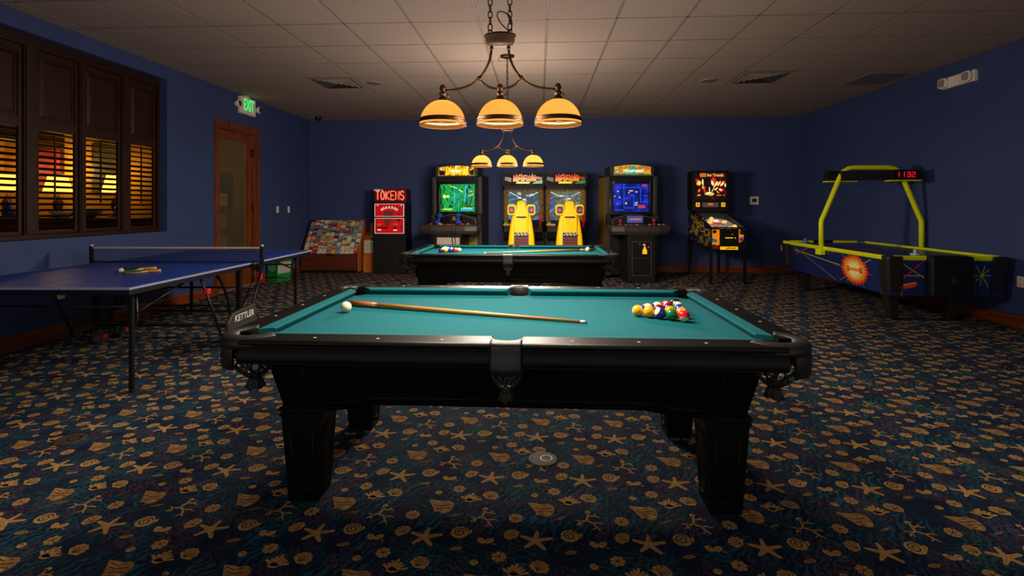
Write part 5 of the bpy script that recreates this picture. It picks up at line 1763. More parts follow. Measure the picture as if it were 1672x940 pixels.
    def blobp(cx, cz, rx, rz_, mt, rot=0, n=9, lift=0.0):
        pts = []
        for i in range(n):
            t = 2 * PI * i / n
            k = rr.uniform(.8, 1.15)
            u, v = rx * k * math.cos(t), rz_ * k * math.sin(t)
            pts.append((cx + u * math.cos(rot) - v * math.sin(rot), y - lift, cz + u * math.sin(rot) + v * math.cos(rot)))
        m.poly(pts, mt)
    blobp(-.22, 1.74, .05, .04, 2); blobp(-.21, 1.76, .03, .03, 3, lift=.0003); blobp(-.24, 1.79, .04, .03, 1)
    blobp(-.145, 1.76, .016, .06, 4, .1); blobp(-.13, 1.66, .035, .04, 1, .3); blobp(-.14, 1.67, .02, .025, 2, lift=.0003); blobp(-.11, 1.60, .02, .04, 1)
    blobp(-.21, 1.61, .022, .04, 5, -.5); blobp(-.21, 1.52, .045, .014, 5, .2); blobp(-.22, 1.525, .02, .008, 3, lift=.0003)
    blobp(.05, 1.79, .06, .06, 1); blobp(.03, 1.75, .018, .05, 4, .2, lift=.0003); blobp(.10, 1.73, .014, .06, 4, -.5, lift=.0003); blobp(.06, 1.69, .013, .06, 2, -.1, lift=.0004)
    blobp(.15, 1.74, .018, .055, 3, -.6); blobp(.21, 1.74, .07, .035, 1, .8); blobp(.21, 1.73, .045, .015, 4, .9, lift=.0003); blobp(.265, 1.71, .015, .04, 3)
    blobp(.19, 1.62, .06, .035, 1, -.3); blobp(.18, 1.62, .03, .015, 4, -.5, lift=.0003); blobp(.10, 1.64, .05, .012, 4, .6); blobp(.13, 1.58, .04, .010, 2, -.8)
    blobp(-.02, 1.545, .085, .028, 6); blobp(.0, 1.53, .05, .018, 2, lift=.0003); blobp(-.04, 1.57, .05, .012, 4, .1, lift=.0004); blobp(-.02, 1.63, .008, .05, 4, .1); blobp(.03, 1.60, .007, .05, 3, -.4)
    blobp(.15, 1.52, .05, .012, 5); blobp(.24, 1.52, .015, .012, 5)
    m.poly([(-.20, y, 1.86), (.25, y, 1.86), (.25, y, 1.925), (-.20, y, 1.925)], 7)
    m.build('backglass', [M_BOXDARK, glow((220, 40, 24), 1.0), glow((250, 170, 30), 1.1), glow((255, 220, 90), 1.1), glow((255, 240, 190), 1.2), glow((240, 96, 24), 1.0), glow((210, 220, 120), 1.0), glow((130, 30, 12), .6)], bbx)
    t_ = glow((255, 206, 110), 1.3)
    text('title_lettering', 'EEE', .085, glow((255, 130, 40), 1.1), bbx, (-.14, y - .0004, 1.893), (PI / 2, 0, 0), .0003, sx=.9, bold=.002)
    text('title_lettering', 'for Treads', .075, t_, bbx, (.085, y - .0004, 1.893), (PI / 2, 0, 0), .0003, sx=.92)
    m = MB(); m.box(-.15, .14, by0 + .006, by0 + .0195, 1.30, 1.385, 0); m.box(-.05, .04, by0 + .0045, by0 + .006, 1.335, 1.375, 1)
    m.box(-.27, -.20, by0 + .006, by0 + .0195, 1.305, 1.385, 2); m.box(.195, .265, by0 + .006, by0 + .0195, 1.305, 1.385, 2)
    m.box(-.245, -.225, by0 + .0052, by0 + .006, 1.33, 1.365, 3); m.box(.22, .24, by0 + .0052, by0 + .006, 1.33, 1.365, 3)
    m.build('speaker_panel', [glow((96, 78, 70), .5), glow((220, 110, 30), .8), glow((240, 170, 40), .9), glow((160, 84, 20), .6)], bbx)
    for s_ in (-1, 1):
        for y_, z1 in ((.03, .62), (1.27, .72)):
            m = MB(); x = s_ * (hw - .005)
            m.loft([[(x - .021, y_ - .021, z), (x + .021, y_ - .021, z), (x + .021, y_ + .021, z), (x - .021, y_ + .021, z)] if z > .03 else [(x - .009, y_ - .009, z), (x + .009, y_ - .009, z), (x + .009, y_ + .009, z), (x - .009, y_ + .009, z)] for z in (.012, .04, z1)])
            m.lathe([(0, 0), (.02, 0), (.02, .006), (.006, .014), (0, .014)], 12, (x, y_, 0))
            m.loft([[(x - .022 * s_ - .022, y_ - .03, z), (x - .022 * s_ + .04, y_ - .03, z), (x - .022 * s_ + .04, y_ + .02, z), (x - .022 * s_ - .022, y_ + .02, z)] for z in (z1 - .0, z1 + .10)]) if False else None
            m.build('leg', M_MBLACK, root, bevel=.003)
    return root
pinball()

# ---------------------------------------------------------------- air hockey
M_LIME = pm('fluorescent_lime_paint', (228, 236, 0), .4, var=.04)
M_LIMED = pm('lime_print', (150, 160, 20), .5)
M_AHBLUE = pm('navy_printed_panel', (14, 32, 88), .45, var=.25, scale=5)
M_AHTOP = ramp_em('x', [(0, (0, 0, 0)), (1, (0, 0, 0))], 0) if False else pm('blue_playfield_laminate', (30, 46, 110), .3, var=.35, scale=4)
M_PINKL = pm('pink_print', (190, 30, 70), .5)
M_BURST = [pm('burst_red', (214, 56, 20), .5), pm('burst_orange', (244, 140, 30), .5), pm('burst_yellow', (250, 206, 90), .5), pm('burst_cream', (252, 234, 170), .5)]
M_BROWNB = pm('brown_black_post', (26, 20, 17), .45)
def air_hockey():
    root = thing('air_hockey_table', 'air hockey table with lime rails, arch and red score display', 'air hockey table', (4.385, 5.66, 0), math.radians(-2))
    hw, Ln = .615, 2.62
    zb, zt, zr = .34, .735, .772
    def body_sec(y, k=0.0):
        return [(-hw + .045, y, zb), (hw - .045, y, zb), (hw - .015, y, zt), (-hw + .015, y, zt)]
    m = MB(); m.loft([body_sec(.04), body_sec(Ln - .04)]); m.build('body', M_AHBLUE, root)
    def sidep(y, z, off=.003, s_=-1):
        k = (z - zb) / (zt - zb)
        return (s_ * (hw - .045 + .030 * k + off), y, z)
    # print on the long sides
    def strip(m, y0, z0, y1, z1, w_, mat, off=.003, s_=-1):
        dy, dz = y1 - y0, z1 - z0
        d = math.hypot(dy, dz)
        ny, nz = -dz / d * w_ / 2, dy / d * w_ / 2
        m.poly([sidep(y0 + ny, z0 + nz, off, s_), sidep(y1 + ny, z1 + nz, off, s_), sidep(y1 - ny, z1 - nz, off, s_), sidep(y0 - ny, z0 - nz, off, s_)], mat)
    for s_ in (-1, 1):
        m = MB()
        cy, cz = .66, .545
        strip(m, 2.2, .66, cy + .3, .56, .014, 4, .003, s_); strip(m, 2.18, .70, 1.10, .36, .010, 5, .0035, s_); strip(m, 2.15, .60, 1.72, .73, .014, 6, .0032, s_)
        strip(m, cy - .34, .70, cy - .1, .60, .010, 4, .003, s_); strip(m, cy + .34, .37, cy + .1, .48, .008, 5, .003, s_); strip(m, cy - .36, .52, cy - .25, .53, .010, 6, .003, s_); strip(m, cy - .18, .36, cy - .1, .45, .008, 5, .003, s_); strip(m, cy + .25, .72, cy + .12, .62, .008, 5, .003, s_)
        rr = random.Random(2)
        for lay, (R, col) in enumerate((((.255), 0), ((.215), 1), ((.165), 2), ((.115), 3))):
            pts = []
            n = 26
            for i in range(n):
                a0, a1 = 2 * PI * i / n, 2 * PI * (i + .5) / n
                r1 = R * rr.uniform(.93, 1.04); r2 = R * rr.uniform(.78, .88)
                for aa, r in ((a0 - .05, r1), (a0 + .05, r1), (a1, r2)):
                    pts.append(sidep(cy + r * 1.12 * math.cos(aa), max(zb + .003, cz + r * .72 * math.sin(aa)), .0042 + .0006 * lay, s_))
            m.poly(pts, col)
        def slab(y0, y1, z0, z1, mat, off): m.poly([sidep(y0, z0, off, s_), sidep(y1, z0, off, s_), sidep(y1, z1, off, s_), sidep(y0, z1, off, s_)], mat)
        slab(cy - .15, cy + .15, .525, .565, 2, .0072); slab(cy - .13, cy + .13, .530, .560, 1, .0076); slab(cy - .16, cy - .11, .512, .578, 0, .008); slab(cy + .10, cy + .15, .512, .578, 0, .008); slab(cy - .148, cy - .122, .53, .56, 1, .0084); slab(cy + .112, cy + .138, .53, .56, 1, .0084)
        slab(2.46, 2.53, .46, .53, 1, .0036); slab(2.45, 2.55, .43, .455, 6, .0036); slab(2.44, 2.55, .58, .60, 6, .0036)
        m.build('side_print', M_BURST + [M_LIMED, pm('tan_print_line', (130, 110, 60), .5), M_PINKL], root)
    for s_ in (-1, 1):
        m = MB(); x0 = s_ * (hw - .04)
        m.box(min(x0, s_ * (hw + .055)), max(x0, s_ * (hw + .055)), 2.28, 2.42, .40, .735); m.build('coin_box', M_BROWNB, root, bevel=.01)
    # end panels
    for e, yy in ((-1, .037), (1, Ln - .037)):
        m = MB(); ms_ = MB()
        o = .003
        y = yy + e * o
        def ep(x, z, k=0): return (x, y + e * .0006 * k, z)
        def es(x0, z0, x1, z1, w_, mat, k=0, mm=None):
            dx, dz = x1 - x0, z1 - z0
            d = math.hypot(dx, dz); nx, nz = -dz / d * w_ / 2, dx / d * w_ / 2
            (mm or m).poly([ep(x0 + nx, z0 + nz, k), ep(x1 + nx, z1 + nz, k), ep(x1 - nx, z1 - nz, k), ep(x0 - nx, z0 - nz, k)], mat)
        es(-.47, .555, -.23, .555, .010, 0); es(-.46, .70, -.22, .53, .010, 0, 1); es(-.48, .48, -.22, .72, .012, 1, 2)
        m.poly([ep(-.47, .43), ep(-.45, .46), ep(-.30, .49), ep(-.29, .46), ep(-.32, .43), ep(-.44, .41)], 2); m.poly([ep(-.46, .435, 1), ep(-.445, .462, 1), ep(-.305, .488, 1), ep(-.31, .468, 1), ep(-.44, .44, 1)], 3)
        cx, cz = .36, .565
        for a, r in ((0, .11), (PI, .09), (.75, .10), (2.1, .12), (PI + .75, .09), (-1.1, .14), (1.3, .11), (-1.75, .11)):
            es(cx, cz, cx + r * math.cos(a), cz + r * math.sin(a), .008, 0, 1, ms_)
        ms_.poly([ep(cx + .02 * math.cos(t), cz + .02 * math.sin(t), 2) for t in [2 * PI * i / 8 for i in range(8)]], 0)
        ms_.build('star_print', M_LIMED, root)
        m.build('end_print', [M_LIMED, M_PINKL, M_BURST[0], M_BURST[1]], root)
        m = MB()
        y0, y1 = (yy - .11, yy + .01) if e < 0 else (yy - .01, yy + .11)
        m.box(-.205, .205, y0, y1, .35, .775); g_ = m.build('goal_box', M_PLASTIC, root, bevel=.012)
        m = MB(); yf = y0 - .001 if e < 0 else y1 + .001
        m.prism([(-.035, .50), (.035, .50), (.02, .525), (-.02, .525)], yf - .001, yf + .001, 'y', 0); m.sphere((0, yf, .54), .008, 8, 6, 1); m.build('goal_emblem', [pm('dim_blue_print', (30, 44, 80), .6), pm('dim_red_print', (130, 24, 24), .5)], g_)
    # corner posts
    for sx in (-1, 1):
        for yy, e in ((.0, 1), (Ln, -1)):
            m = MB()
            def pr(h, z, ins): return [(sx * (hw - u), yy + e * v, z) for u, v in ((ins, .02 + ins), (ins + .02, ins), (.16 + ins * .3, ins), (.16 + ins * .3, .03), (.03, .16 + ins * .3), (ins, .16 + ins * .3))]
            m.loft([pr(0, zb - .012, .045), pr(0, zt, .0), pr(0, zt + .033, .0)])
            m.build('corner_post', M_BROWNB, root, bevel=.008)
    # legs
    for sx in (-1, 1):
        for yy in (.42, 2.44):
            m = MB(); x = sx * .33
            def sq(h, z, dx=0): return [(x + dx - h, yy - h, z), (x + dx + h, yy - h, z), (x + dx + h, yy + h, z), (x + dx - h, yy + h, z)]
            m.loft([sq(.045, .018, sx * -.02), sq(.06, .30), sq(.075, zb + .004)])
            m.lathe([(0, 0), (.022, 0), (.022, .008), (.01, .018), (0, .018)], 12, (x - sx * .02, yy, 0))
            m.build('leg', M_BROWNB, root, bevel=.006)
    # playfield and rails
    m = MB()
    m.box(-hw + .05, hw - .05, .05, Ln - .05, zt, zt + .012, 0)
    m.poly([(-.05 + .30 * math.cos(t), Ln / 2 + .3 * math.sin(t), zt + .0124) for t in [2 * PI * i / 28 for i in range(28)]], 1)
    m.poly([(-.30, .7, zt + .0128), (-.22, .7, zt + .0128), (.10, 2.2, zt + .0128), (.02, 2.2, zt + .0128)], 2)
    m.poly([(.22, .5, zt + .0128), (.26, .5, zt + .0128), (-.02, 2.3, zt + .0128), (-.06, 2.3, zt + .0128)], 2)
    m.build('playing_surface', [M_AHTOP, pm('violet_playfield_print', (60, 50, 120), .3), pm('rust_playfield_print', (130, 70, 70), .3)], root)
    rp = [(0, zt - .012), (-.012, zt + .02), (0, zr), (.030, zr), (.042, zt + .03), (.042, zt + .012), (.03, zt - .012)]
    for s_ in (-1, 1):
        m = MB(); m.loft([[(s_ * (hw - u), y, z) for u, z in rp] for y in (.10, Ln - .10)]); m.build('rail', M_LIME, root, bevel=.004)
        m = MB()
        for y in (.3, .75, 1.2, 1.7, 2.2):
            m.lathe([(0, 0), (.009, 0), (.009, .004), (0, .004)], 10, (s_ * (hw - .016), y, zr))
        m.build('rail_bolts', M_MBLACK, root)
        for yy, e in ((.0, 1), (Ln, -1)):
            m = MB(); m.loft([[(x, yy + e * (u + .03), z) for u, z in rp] for x in ((s_ * .15), s_ * (hw - .10))]); m.build('end_rail', M_LIME, root, bevel=.004)
    for yy, e in ((.0, 1), (Ln, -1)):
        m = MB(); m.box(-.15, .15, min(yy + e * .03, yy + e * .065), max(yy + e * .03, yy + e * .065), zt + .013, zr + .004); m.build('goal_rail', M_PLASTIC, root)
    # arch
    ya = 1.34
    path = [(-hw - .018, ya, .70), (-hw - .018, ya, 1.08), (-hw - .012, ya, 1.13), (-hw + .02, ya, 1.20), (-.395, ya, 1.70), (-.35, ya, 1.775), (-.285, ya, 1.82), (-.20, ya, 1.83)]
    full = path + [(-x, y, z) for x, y, z in path[::-1]]
    m = MB(); m.tube(full, .031, 14); ar = m.build('arch', M_LIME, root)
    for s_ in (-1, 1):
        m = MB(); x0, x1 = sorted((s_ * (hw - .012), s_ * (hw + .060))); m.box(x0, x1, ya - .05, ya + .075, .66, .745); m.build('arch_foot', M_LIME, ar, bevel=.006)
    # scoreboard: bar with one display facing each player
    m = MB(); m.box(-.40, .40, ya - .045, ya + .045, 1.66, 1.785); sb = m.build('scoreboard', M_BROWNB, root, bevel=.006)
    for s_, e in ((1, -1), (-1, 1)):
        xs_ = (.19, .52) if s_ > 0 else (-.52, -.19)
        m = MB()
        y0, y1 = (ya - .15, ya - .046) if e < 0 else (ya + .046, ya + .15)
        m.loft([[(xs_[0], y0, z), (xs_[1], y0, z), (xs_[1], y1, z), (xs_[0], y1, z)] if z > 1.7 else [(xs_[0] - .01, y0 - .006, z), (xs_[1] + .01, y0 - .006, z), (xs_[1] + .01, y1 + .006, z), (xs_[0] - .01, y1 + .006, z)] for z in (1.655, 1.79)])
        bk = m.build('score_display', M_PLASTIC, sb, bevel=.004)
        m = MB(); m.box(xs_[0] - .04 if s_ > 0 else xs_[0] - .015, xs_[1] + .015 if s_ > 0 else xs_[1] + .04, y0 - .008, y1 + .008, 1.640, 1.654); m.build('lime_trim', M_LIME, bk)
        yd = y0 - .0062 if e < 0 else y1 + .0062
        m = MB()
        SEG = {'1': 'bc', '3': 'abgcd', '2': 'abged'}
        def digit(ch, xc):
            w_, h_, t = .022, .033, .007
            for sg in SEG[ch]:
                bx_ = {'a': (-w_, w_, h_ * 2 - t, h_ * 2), 'g': (-w_, w_, h_ - t / 2, h_ + t / 2), 'd': (-w_, w_, 0, t), 'b': (w_ - t, w_, h_, 2 * h_), 'c': (w_ - t, w_, 0, h_), 'f': (-w_, -w_ + t, h_, 2 * h_), 'e': (-w_, -w_ + t, 0, h_)}[sg]
                a, b_ = xc + bx_[0] * (-e), xc + bx_[1] * (-e)
                m.box(min(a, b_), max(a, b_), yd - .001, yd + .0005, 1.692 + bx_[2], 1.692 + bx_[3])
        xc = (xs_[0] + xs_[1]) / 2
        for ch, dx in (('1', -.10), ('1', -.035), ('3', .035), ('2', .095)):
            digit(ch, xc + dx * (-e) - .02)
        m.build('digits', em('red_led_digits', (255, 20, 40), 1.2), bk)
    return root
air_hockey()
def mallet(label, x, y, mat, z=.7475):
    m = MB()
    m.lathe([(0, 0), (.048, 0), (.050, .006), (.050, .02), (.044, .026), (.030, .022), (.020, .024), (.017, .04), (.020, .055), (.018, .066), (0, .072)], 20)
    o = m.build('striker', mat, None, (x, y, z))
    return tag(o, label, 'striker')
# ---- strikers and puck on the air hockey table
mallet('blue air hockey striker standing near the far goal', 4.12, 8.06, pm('pale_blue_striker', (80, 120, 210), .35))
mallet('pale clear striker standing near the near end of the air hockey table', 4.30, 6.02, pm('pale_grey_striker', (170, 190, 190), .25))

# ================================================================ THINGS ON WALLS AND CEILING
M_PLATE = pm('ivory_wall_plate', (240, 224, 210), .45, var=.04)
M_SLOT = pm('dark_slot', (40, 36, 34), .6)
def plate(name, label, cat, loc, rz, kind, group=None, w_=.075, h_=.118):
    """local -y faces into the room"""
    root = thing(name, label, cat, loc, rz, group)
    m = MB(); m.prism(rrect(-w_ / 2, w_ / 2, -h_ / 2, h_ / 2, .006), -.006, -.0003, 'y'); m.build('plate', M_PLATE, root, bevel=.0015)
    m = MB()
    if kind == 'switch':
        m.box(-.017, .017, -.008, -.006, -.034, .034); m.box(-.015, .015, -.011, -.008, -.002, .030)
        m.build('rocker', M_PLATE, root)
    else:
        for z in (-.027, .027):
            m.prism(rrect(-.017, .017, z - .018, z + .018, .008), -.008, -.006, 'y', 0)
            m.box(-.008, -.005, -.0084, -.008, z - .005, z + .008, 1); m.box(.005, .008, -.0084, -.008, z - .005, z + .008, 1); m.box(-.002, .002, -.0084, -.008, z - .013, z - .008, 1)
        m.build('receptacle', [M_PLATE, M_SLOT], root)
    return root
GS = 'light switches by the door'
plate('light_switch', 'white light switch plate nearer the door on the left wall', 'light switch', (XL, 8.95, 1.255), PI / 2, 'switch', GS)
plate('light_switch', 'white light switch plate nearer the back corner on the left wall', 'light switch', (XL, 9.36, 1.253), PI / 2, 'switch', GS)
plate('wall_outlet', 'white outlet below the window, seen under the tennis table', 'outlet', (XL, 4.78, .447), PI / 2, 'outlet')
plate('wall_outlet', 'white outlet on the back wall right of the pinball machine', 'outlet', (3.975, YB, .50), 0, 'outlet')
plate('wall_outlet', 'white outlet on the back wall near the air hockey table', 'outlet', (4.81, YB, .50), 0, 'outlet')
plate('wall_outlet', 'white outlet on the right wall in front of the air hockey table', 'outlet', (XR, 5.68, .502), -PI / 2, 'outlet')

def thermostat():
    root = thing('thermostat', 'square white thermostat with dark screen on the back wall', 'thermostat', (4.255, YB, 1.43))
    m = MB(); m.prism(rrect(-.085, .085, -.08, .08, .012), -.028, -.0003, 'y'); m.build('case', M_PLATE, root, bevel=.004)
    m = MB(); m.box(-.045, .045, -.0295, -.0282, -.03, .035); m.build('display', M_SLOT, root)
thermostat()

def exit_sign():
    root = thing('exit_sign', 'lit green exit sign with two lamp heads above the door', 'exit sign', (XL, 7.93, 2.925))
    # box stands out from the wall, its lettered face turned toward the room
    m = MB(); m.box(.005, .065, -.205, .205, -.135, .135); bx = m.build('case', M_PLATE, root, bevel=.008)
    m = MB(); m.box(.065, .069, -.19, .19, -.12, .12); m.build('face', M_PLATE, bx, bevel=.002)
    text('lettering', 'EXIT', .26, em('green_lit_letters', (30, 240, 110), 1.25), bx, (.0695, .0, .005), (PI / 2, 0, PI / 2), .001, sx=.54, bold=.004)
    for s_ in (-1, 1):
        m = MB()
        m.tube([(.035, s_ * .205, .0), (.035, s_ * .235, .0)], .018, 10)
        M = Matrix.Translation((.05, s_ * .285, -.005)) @ Matrix.Rotation(PI / 2, 4, 'Y')
        m.lathe([(0, -.05), (.03, -.05), (.05, -.01), (.055, .04), (.048, .046), (0, .046)], 18, M=M)
        hd = m.build('lamp_head', M_PLATE, root)
        m = MB(); m.lathe([(0, .0465), (.045, .0465), (.03, .056), (0, .06)], 16, M=M); m.build('lens', M_STEEL, hd)
    m = MB(); m.box(.005, .045, -.07, .07, .135, H - 2.925); m.build('mount', M_PLATE, root)
exit_sign()

def emergency_light():
    root = thing('emergency_light', 'white emergency light with two lamp heads high on the right wall', 'emergency light', (XR, 6.44, 2.85), -PI / 2)
    m = MB(); m.box(-.245, .245, -.055, -.0005, -.068, .068); m.build('case', M_PLATE, root, bevel=.012)
    for x in (-.185, .17):
        m = MB()
        m.prism([(x + u, v) for u, v in rrect(-.065, .065, -.062, .062, .035, 5)], -.095, -.056, 'y')
        hd = m.build('lamp_head', M_PLATE, root, bevel=.008)
        m = MB(); m.prism([(x + u, v) for u, v in rrect(-.05, .05, -.047, .047, .03, 5)], -.0985, -.0955, 'y'); m.build('lens', pm('frosted_lens', (150, 142, 138), .25), hd)
    m = MB(); m.lathe([(0, 0), (.006, 0), (.006, .004), (0, .005)], 8, M=Matrix.Translation((.05, -.055, -.045)) @ Matrix.Rotation(PI / 2, 4, 'X')); m.build('indicator', M_RED, root)
emergency_light()

# ---- ceiling
M_VENT = pm('dusty_vent_metal', (150, 138, 130), .6)
M_VDARK = pm('vent_shadow_gap', (40, 36, 34), .9)
def vent(label, x0, y0):
    s_ = .634
    root = thing('ceiling_vent', label, 'air vent', (x0 + .33, y0 + .3325, H), 0, 'square ceiling diffusers')
    m = MB()
    def fr(h, z0, hh, z1, wd):
        rings = [[(-h, -h, z0), (h, -h, z0), (h, h, z0), (-h, h, z0)], [(-h + wd, -h + wd, z1), (h - wd, -h + wd, z1), (h - wd, h - wd, z1), (-h + wd, h - wd, z1)]]
        m.loft(rings, 0, False, caps=False)
    m.box(-s_ / 2, s_ / 2, -s_ / 2, s_ / 2, -.004, -.0025, 1)
    m.build('backing', [M_VENT, M_VDARK], root)
    m = MB()
    for k, h in enumerate((.315, .25, .185, .12, .06)):
        fr(h, -.006, h, -.014 if h < .3 else -.009, .036)
    m.build('louver_rings', M_VENT, root)
vent('square dark ceiling vent on the left side of the ceiling', -3.222, 6.83)
vent('square dark ceiling vent above the pinball machine side', 2.718, 6.83)
def speaker(label, x, y):
    root = thing('ceiling_speaker', label, 'ceiling speaker', (x, y, H), 0, 'round ceiling speakers')
    m = MB(); m.lathe([(0, -.010), (.085, -.010), (.098, -.008), (.105, -.004), (.105, -.0015), (0, -.0015)], 26); m.build('grille', pm('grey_speaker_grille', (104, 98, 94), .6), root)
    m = MB(); m.lathe([(.098, -.0115), (.110, -.010), (.114, -.0015), (.098, -.0015)], 26, closed_prof=False); m.build('rim', M_VENT, root)
speaker('round ceiling speaker right of the left vent', -2.37, 7.16)
speaker('round ceiling speaker left of the right vent', 2.40, 7.27)
def return_grille():
    root = thing('return_grille', 'flat grey return grille in the ceiling beside the right wall', 'air vent', (4.70, 7.31, H))
    m = MB(); m.box(-.29, .29, -.32, .32, -.006, -.0015); m.build('grille_frame', M_VENT, root, bevel=.002)
    m = MB()
    for k in range(22):
        y = -.295 + k * .028
        m.box(-.265, .265, y, y + .014, -.0085, -.0062)
    m.build('slats', pm('dark_grey_slat', (88, 86, 90), .6), root)
return_grille()
def camera_dome():
    root = thing('security_camera', 'small black dome camera on the ceiling in the back left corner', 'security camera', (-4.40, 9.86, H))
    m = MB(); m.lathe([(0, -.012), (.075, -.012), (.08, -.006), (.08, -.0015), (0, -.0015)], 22); m.build('base', M_MBLACK, root)
    m = MB(); m.sphere((0, 0, -.012), .062, 20, 14, sc3=(1, 1, .95)); m.build('dome', M_GLASSB, root)
    m = MB(); m.box(-.13, -.05, -.05, .05, -.02, -.0015); m.build('bracket', M_VENT, root)
camera_dome()
# ---- floor covers
def floor_cover(label, x, y):
    root = thing('floor_outlet', label, 'floor outlet', (x, y, .0012), .3, 'round metal floor boxes')
    m = MB(); m.lathe([(0, .0035), (.064, .0035), (.072, .003), (.077, .001), (.077, 0), (0, 0)], 32); m.build('cover', pm('worn_bronze_cover', (62, 47, 39), .75, metal=.1, var=.25), root)
    m = MB(); m.lathe([(.026, .0036), (.030, .0046), (.034, .0036)], 20, (.02, .0, 0)); m.build('lid_ring', M_BRONZE, root)
    for a in (.6, 2.7, 4.8):
        m = MB(); m.lathe([(0, .0046), (.005, .0044), (.005, .0036), (0, .0036)], 8, (.058 * math.cos(a), .058 * math.sin(a), 0)); m.build('screw', M_MBLACK, root)
floor_cover('round bronze floor outlet cover under the nearest pool table', .02, 2.61)
floor_cover('round bronze floor outlet cover on the carpet at left', -2.62, 2.69)

# ================================================================ SEEN THROUGH THE DOOR
def store_shelf():
    root = thing('display_shelf', 'dark shelving unit glimpsed through the door glass', 'shelf', (-6.13, 8.87, 0), math.radians(30))
    m = MB()
    for x in (-.5, .48): m.box(x, x + .02, -.2, .2, 0, 1.95)
    m.box(-.48, .48, .18, .2, .02, 1.95)
    m.build('frame', M_CABBLACK, root)
    for z in (.04, .46, .88, 1.30, 1.72):
        m = MB(); m.box(-.48, .48, -.2, .18, z, z + .02); m.build('shelf_board', M_CABBLACK, root)
    return root
store_shelf()
def shelf_items():
    rr = random.Random(11)
    pal = {'dark red': (110, 30, 24), 'green': (50, 84, 40), 'brown': (96, 60, 34), 'grey': (100, 96, 92), 'amber': (150, 100, 30)}
    pl = {k: pm('box_' + k.replace(' ', '_'), v, .6, var=.3) for k, v in pal.items()}
    c, s_ = math.cos(math.radians(30)), math.sin(math.radians(30))
    nm = ['bottom', 'second', 'third', 'top']
    for r, z in enumerate((.06, .48, .90, 1.32)):
        for k in range(4):
            col = list(pal)[(r * 2 + k) % 5]
            lx, ly = -.34 + k * .225, -.06
            h = rr.uniform(.22, .36)
            m = MB(); m.box(-.08, .08, -.07, .07, 0, h, 0); m.box(-.06, .06, -.0712, -.070, h * .4, h * .75, 1); m.box(-.081, .081, -.071, .071, h * .9, h * .93, 1)
            o = m.build('gift_box', [pl[col], pl[list(pal)[(r + k + 2) % 5]]], None, (-6.13 + lx * c - ly * s_, 8.87 + lx * s_ + ly * c, z + .0006), (0, 0, math.radians(30)))
            tag(o, '%s box on the %s shelf beyond the door, %s from the left' % (col, nm[r], ORD[k + 1]), 'box', 'boxes on the shelf beyond the door')
shelf_items()
def hall_fill_lamp():  # out-of-view lamp added to light the hall behind the door glass
    root = thing('hall_fill_fixture', 'unseen added ceiling light beyond the door', 'ceiling light', (-6.3, 7.6, 2.8))
    m = MB(); m.lathe([(0, -.06), (.10, -.055), (.14, -.03), (.15, -.0008), (0, -.0008)], 24); m.build('diffuser', em('warm_diffuser', (255, 220, 160), 1.0), root)
    ld = bpy.data.lights.new('hall_fill_light', 'POINT'); ld.energy = 12; ld.color = (1, .84, .56); ld.shadow_soft_size = .12
    o = bpy.data.objects.new('hall_fill_light', ld); COL.objects.link(o); o.parent = root; o.location = (0, 0, -.2)
hall_fill_lamp()

# ================================================================ SEEN THROUGH THE SHUTTERS: an amber-lit lounge
M_LSH = em('glowing_amber_shade', (255, 190, 70), 2.4)
def lounge_lamp(label, x, y, z0, power, r=.16):
    root = thing('table_lamp', label, 'lamp', (x, y, z0), 0, 'amber lamps beyond the shutters')
    m = MB(); m.lathe([(0, 0), (.08, 0), (.08, .015), (.02, .03), (.05, .12), (.06, .2), (.02, .28), (.012, .36), (0, .36)], 20); m.build('base', M_BRONZE, root)
    m = MB(); m.lathe([(r, .34), (r * .62, .58)], 24); m.build('lamp_shade', M_LSH, root)
    ld = bpy.data.lights.new('lounge_light', 'POINT'); ld.energy = power; ld.color = (1, .62, .18); ld.shadow_soft_size = .1
    o = bpy.data.objects.new('lounge_light', ld); COL.objects.link(o); o.parent = root; o.location = (0, 0, .66)
M_COUNT = wood('dark_counter_wood', (50, 24, 10), (84, 42, 18), .4, 1)
def counter():
    root = thing('counter', 'dark wood counter beyond the shuttered window', 'counter', (-6.3, 6.5, 0), -PI / 2)
    m = MB(); m.box(-.28, .25, -1.28, 1.32, 0, 1.12); m.build('base', M_COUNT, root, bevel=.006)
    m = MB(); m.box(-.29, .30, -1.29, 1.33, 1.12, 1.16); m.build('top', M_COUNT, root, bevel=.006)
    for k in range(3):
        m = MB(); y = -.80 + k * .8; m.box(.2505, .262, y - .33, y + .33, .12, 1.0); m.build('door', M_COUNT, root, bevel=.004)
counter()
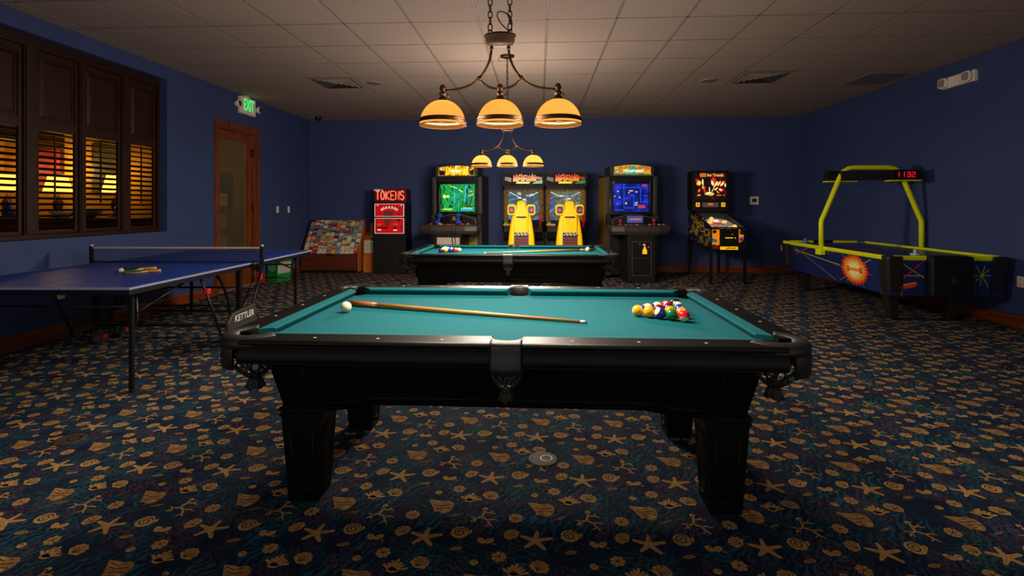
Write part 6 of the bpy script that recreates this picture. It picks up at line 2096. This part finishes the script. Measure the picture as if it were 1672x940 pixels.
lounge_lamp('amber table lamp at the left of the counter beyond the shutters', -7.25, 6.52, 1.1606, 4)
lounge_lamp('amber table lamp in the middle of the counter beyond the shutters', -6.55, 6.55, 1.1606, 12)
lounge_lamp('amber table lamp at the right of the counter beyond the shutters', -5.75, 6.58, 1.1606, 3)
def wall_picture(label, y, z, w_, h_, cols):
    root = thing('wall_picture', label, 'picture', (y, 6.799, z), -PI / 2)
    m = MB(); m.box(.0005, .03, -w_ / 2, w_ / 2, -h_ / 2, h_ / 2); m.build('frame', M_COUNT, root, bevel=.004)
    m = MB(); m.box(.0302, .032, -w_ / 2 + .04, w_ / 2 - .04, -h_ / 2 + .04, h_ / 2 - .04); m.build('print', cols, root)
wall_picture('framed red picture beyond the shutters', -6.95, 1.85, .5, .6, pm('red_picture_print', (150, 40, 30), .6, var=.5, scale=8))
wall_picture('framed dark picture beyond the shutters', -6.05, 1.85, .45, .7, pm('dark_picture_print', (60, 50, 30), .6, var=.5, scale=8))
def vase(label, x, y, mat):
    m = MB(); m.lathe([(0, 0), (.05, 0), (.075, .06), (.06, .13), (.03, .18), (.04, .21), (.034, .21), (.025, .18), (0, .17)], 18)
    tag(m.build('vase', mat, None, (x, y, 1.1606)), label, 'vase')
vase('red vase on the counter beyond the shutters', -6.82, 6.36, pm('red_glaze', (170, 30, 24), .3))
vase('green vase on the counter beyond the shutters', -5.5, 6.36, pm('green_glaze', (50, 130, 40), .3))
vase('blue vase on the counter beyond the shutters', -7.05, 6.36, pm('blue_glaze', (40, 70, 180), .3))
def bowl(label, x, y, mat):
    m = MB(); m.lathe([(0, 0), (.06, 0), (.14, .06), (.16, .10), (.15, .10), (.13, .065), (.05, .012), (0, .012)], 22)
    tag(m.build('bowl', mat, None, (x, y, 1.1606)), label, 'bowl')
bowl('white bowl on the counter beyond the shutters', -6.30, 6.38, pm('white_glaze', (220, 210, 190), .3))
bowl('leaf green bowl on the counter beyond the shutters', -5.95, 6.38, pm('leaf_green_glaze', (70, 150, 50), .3))
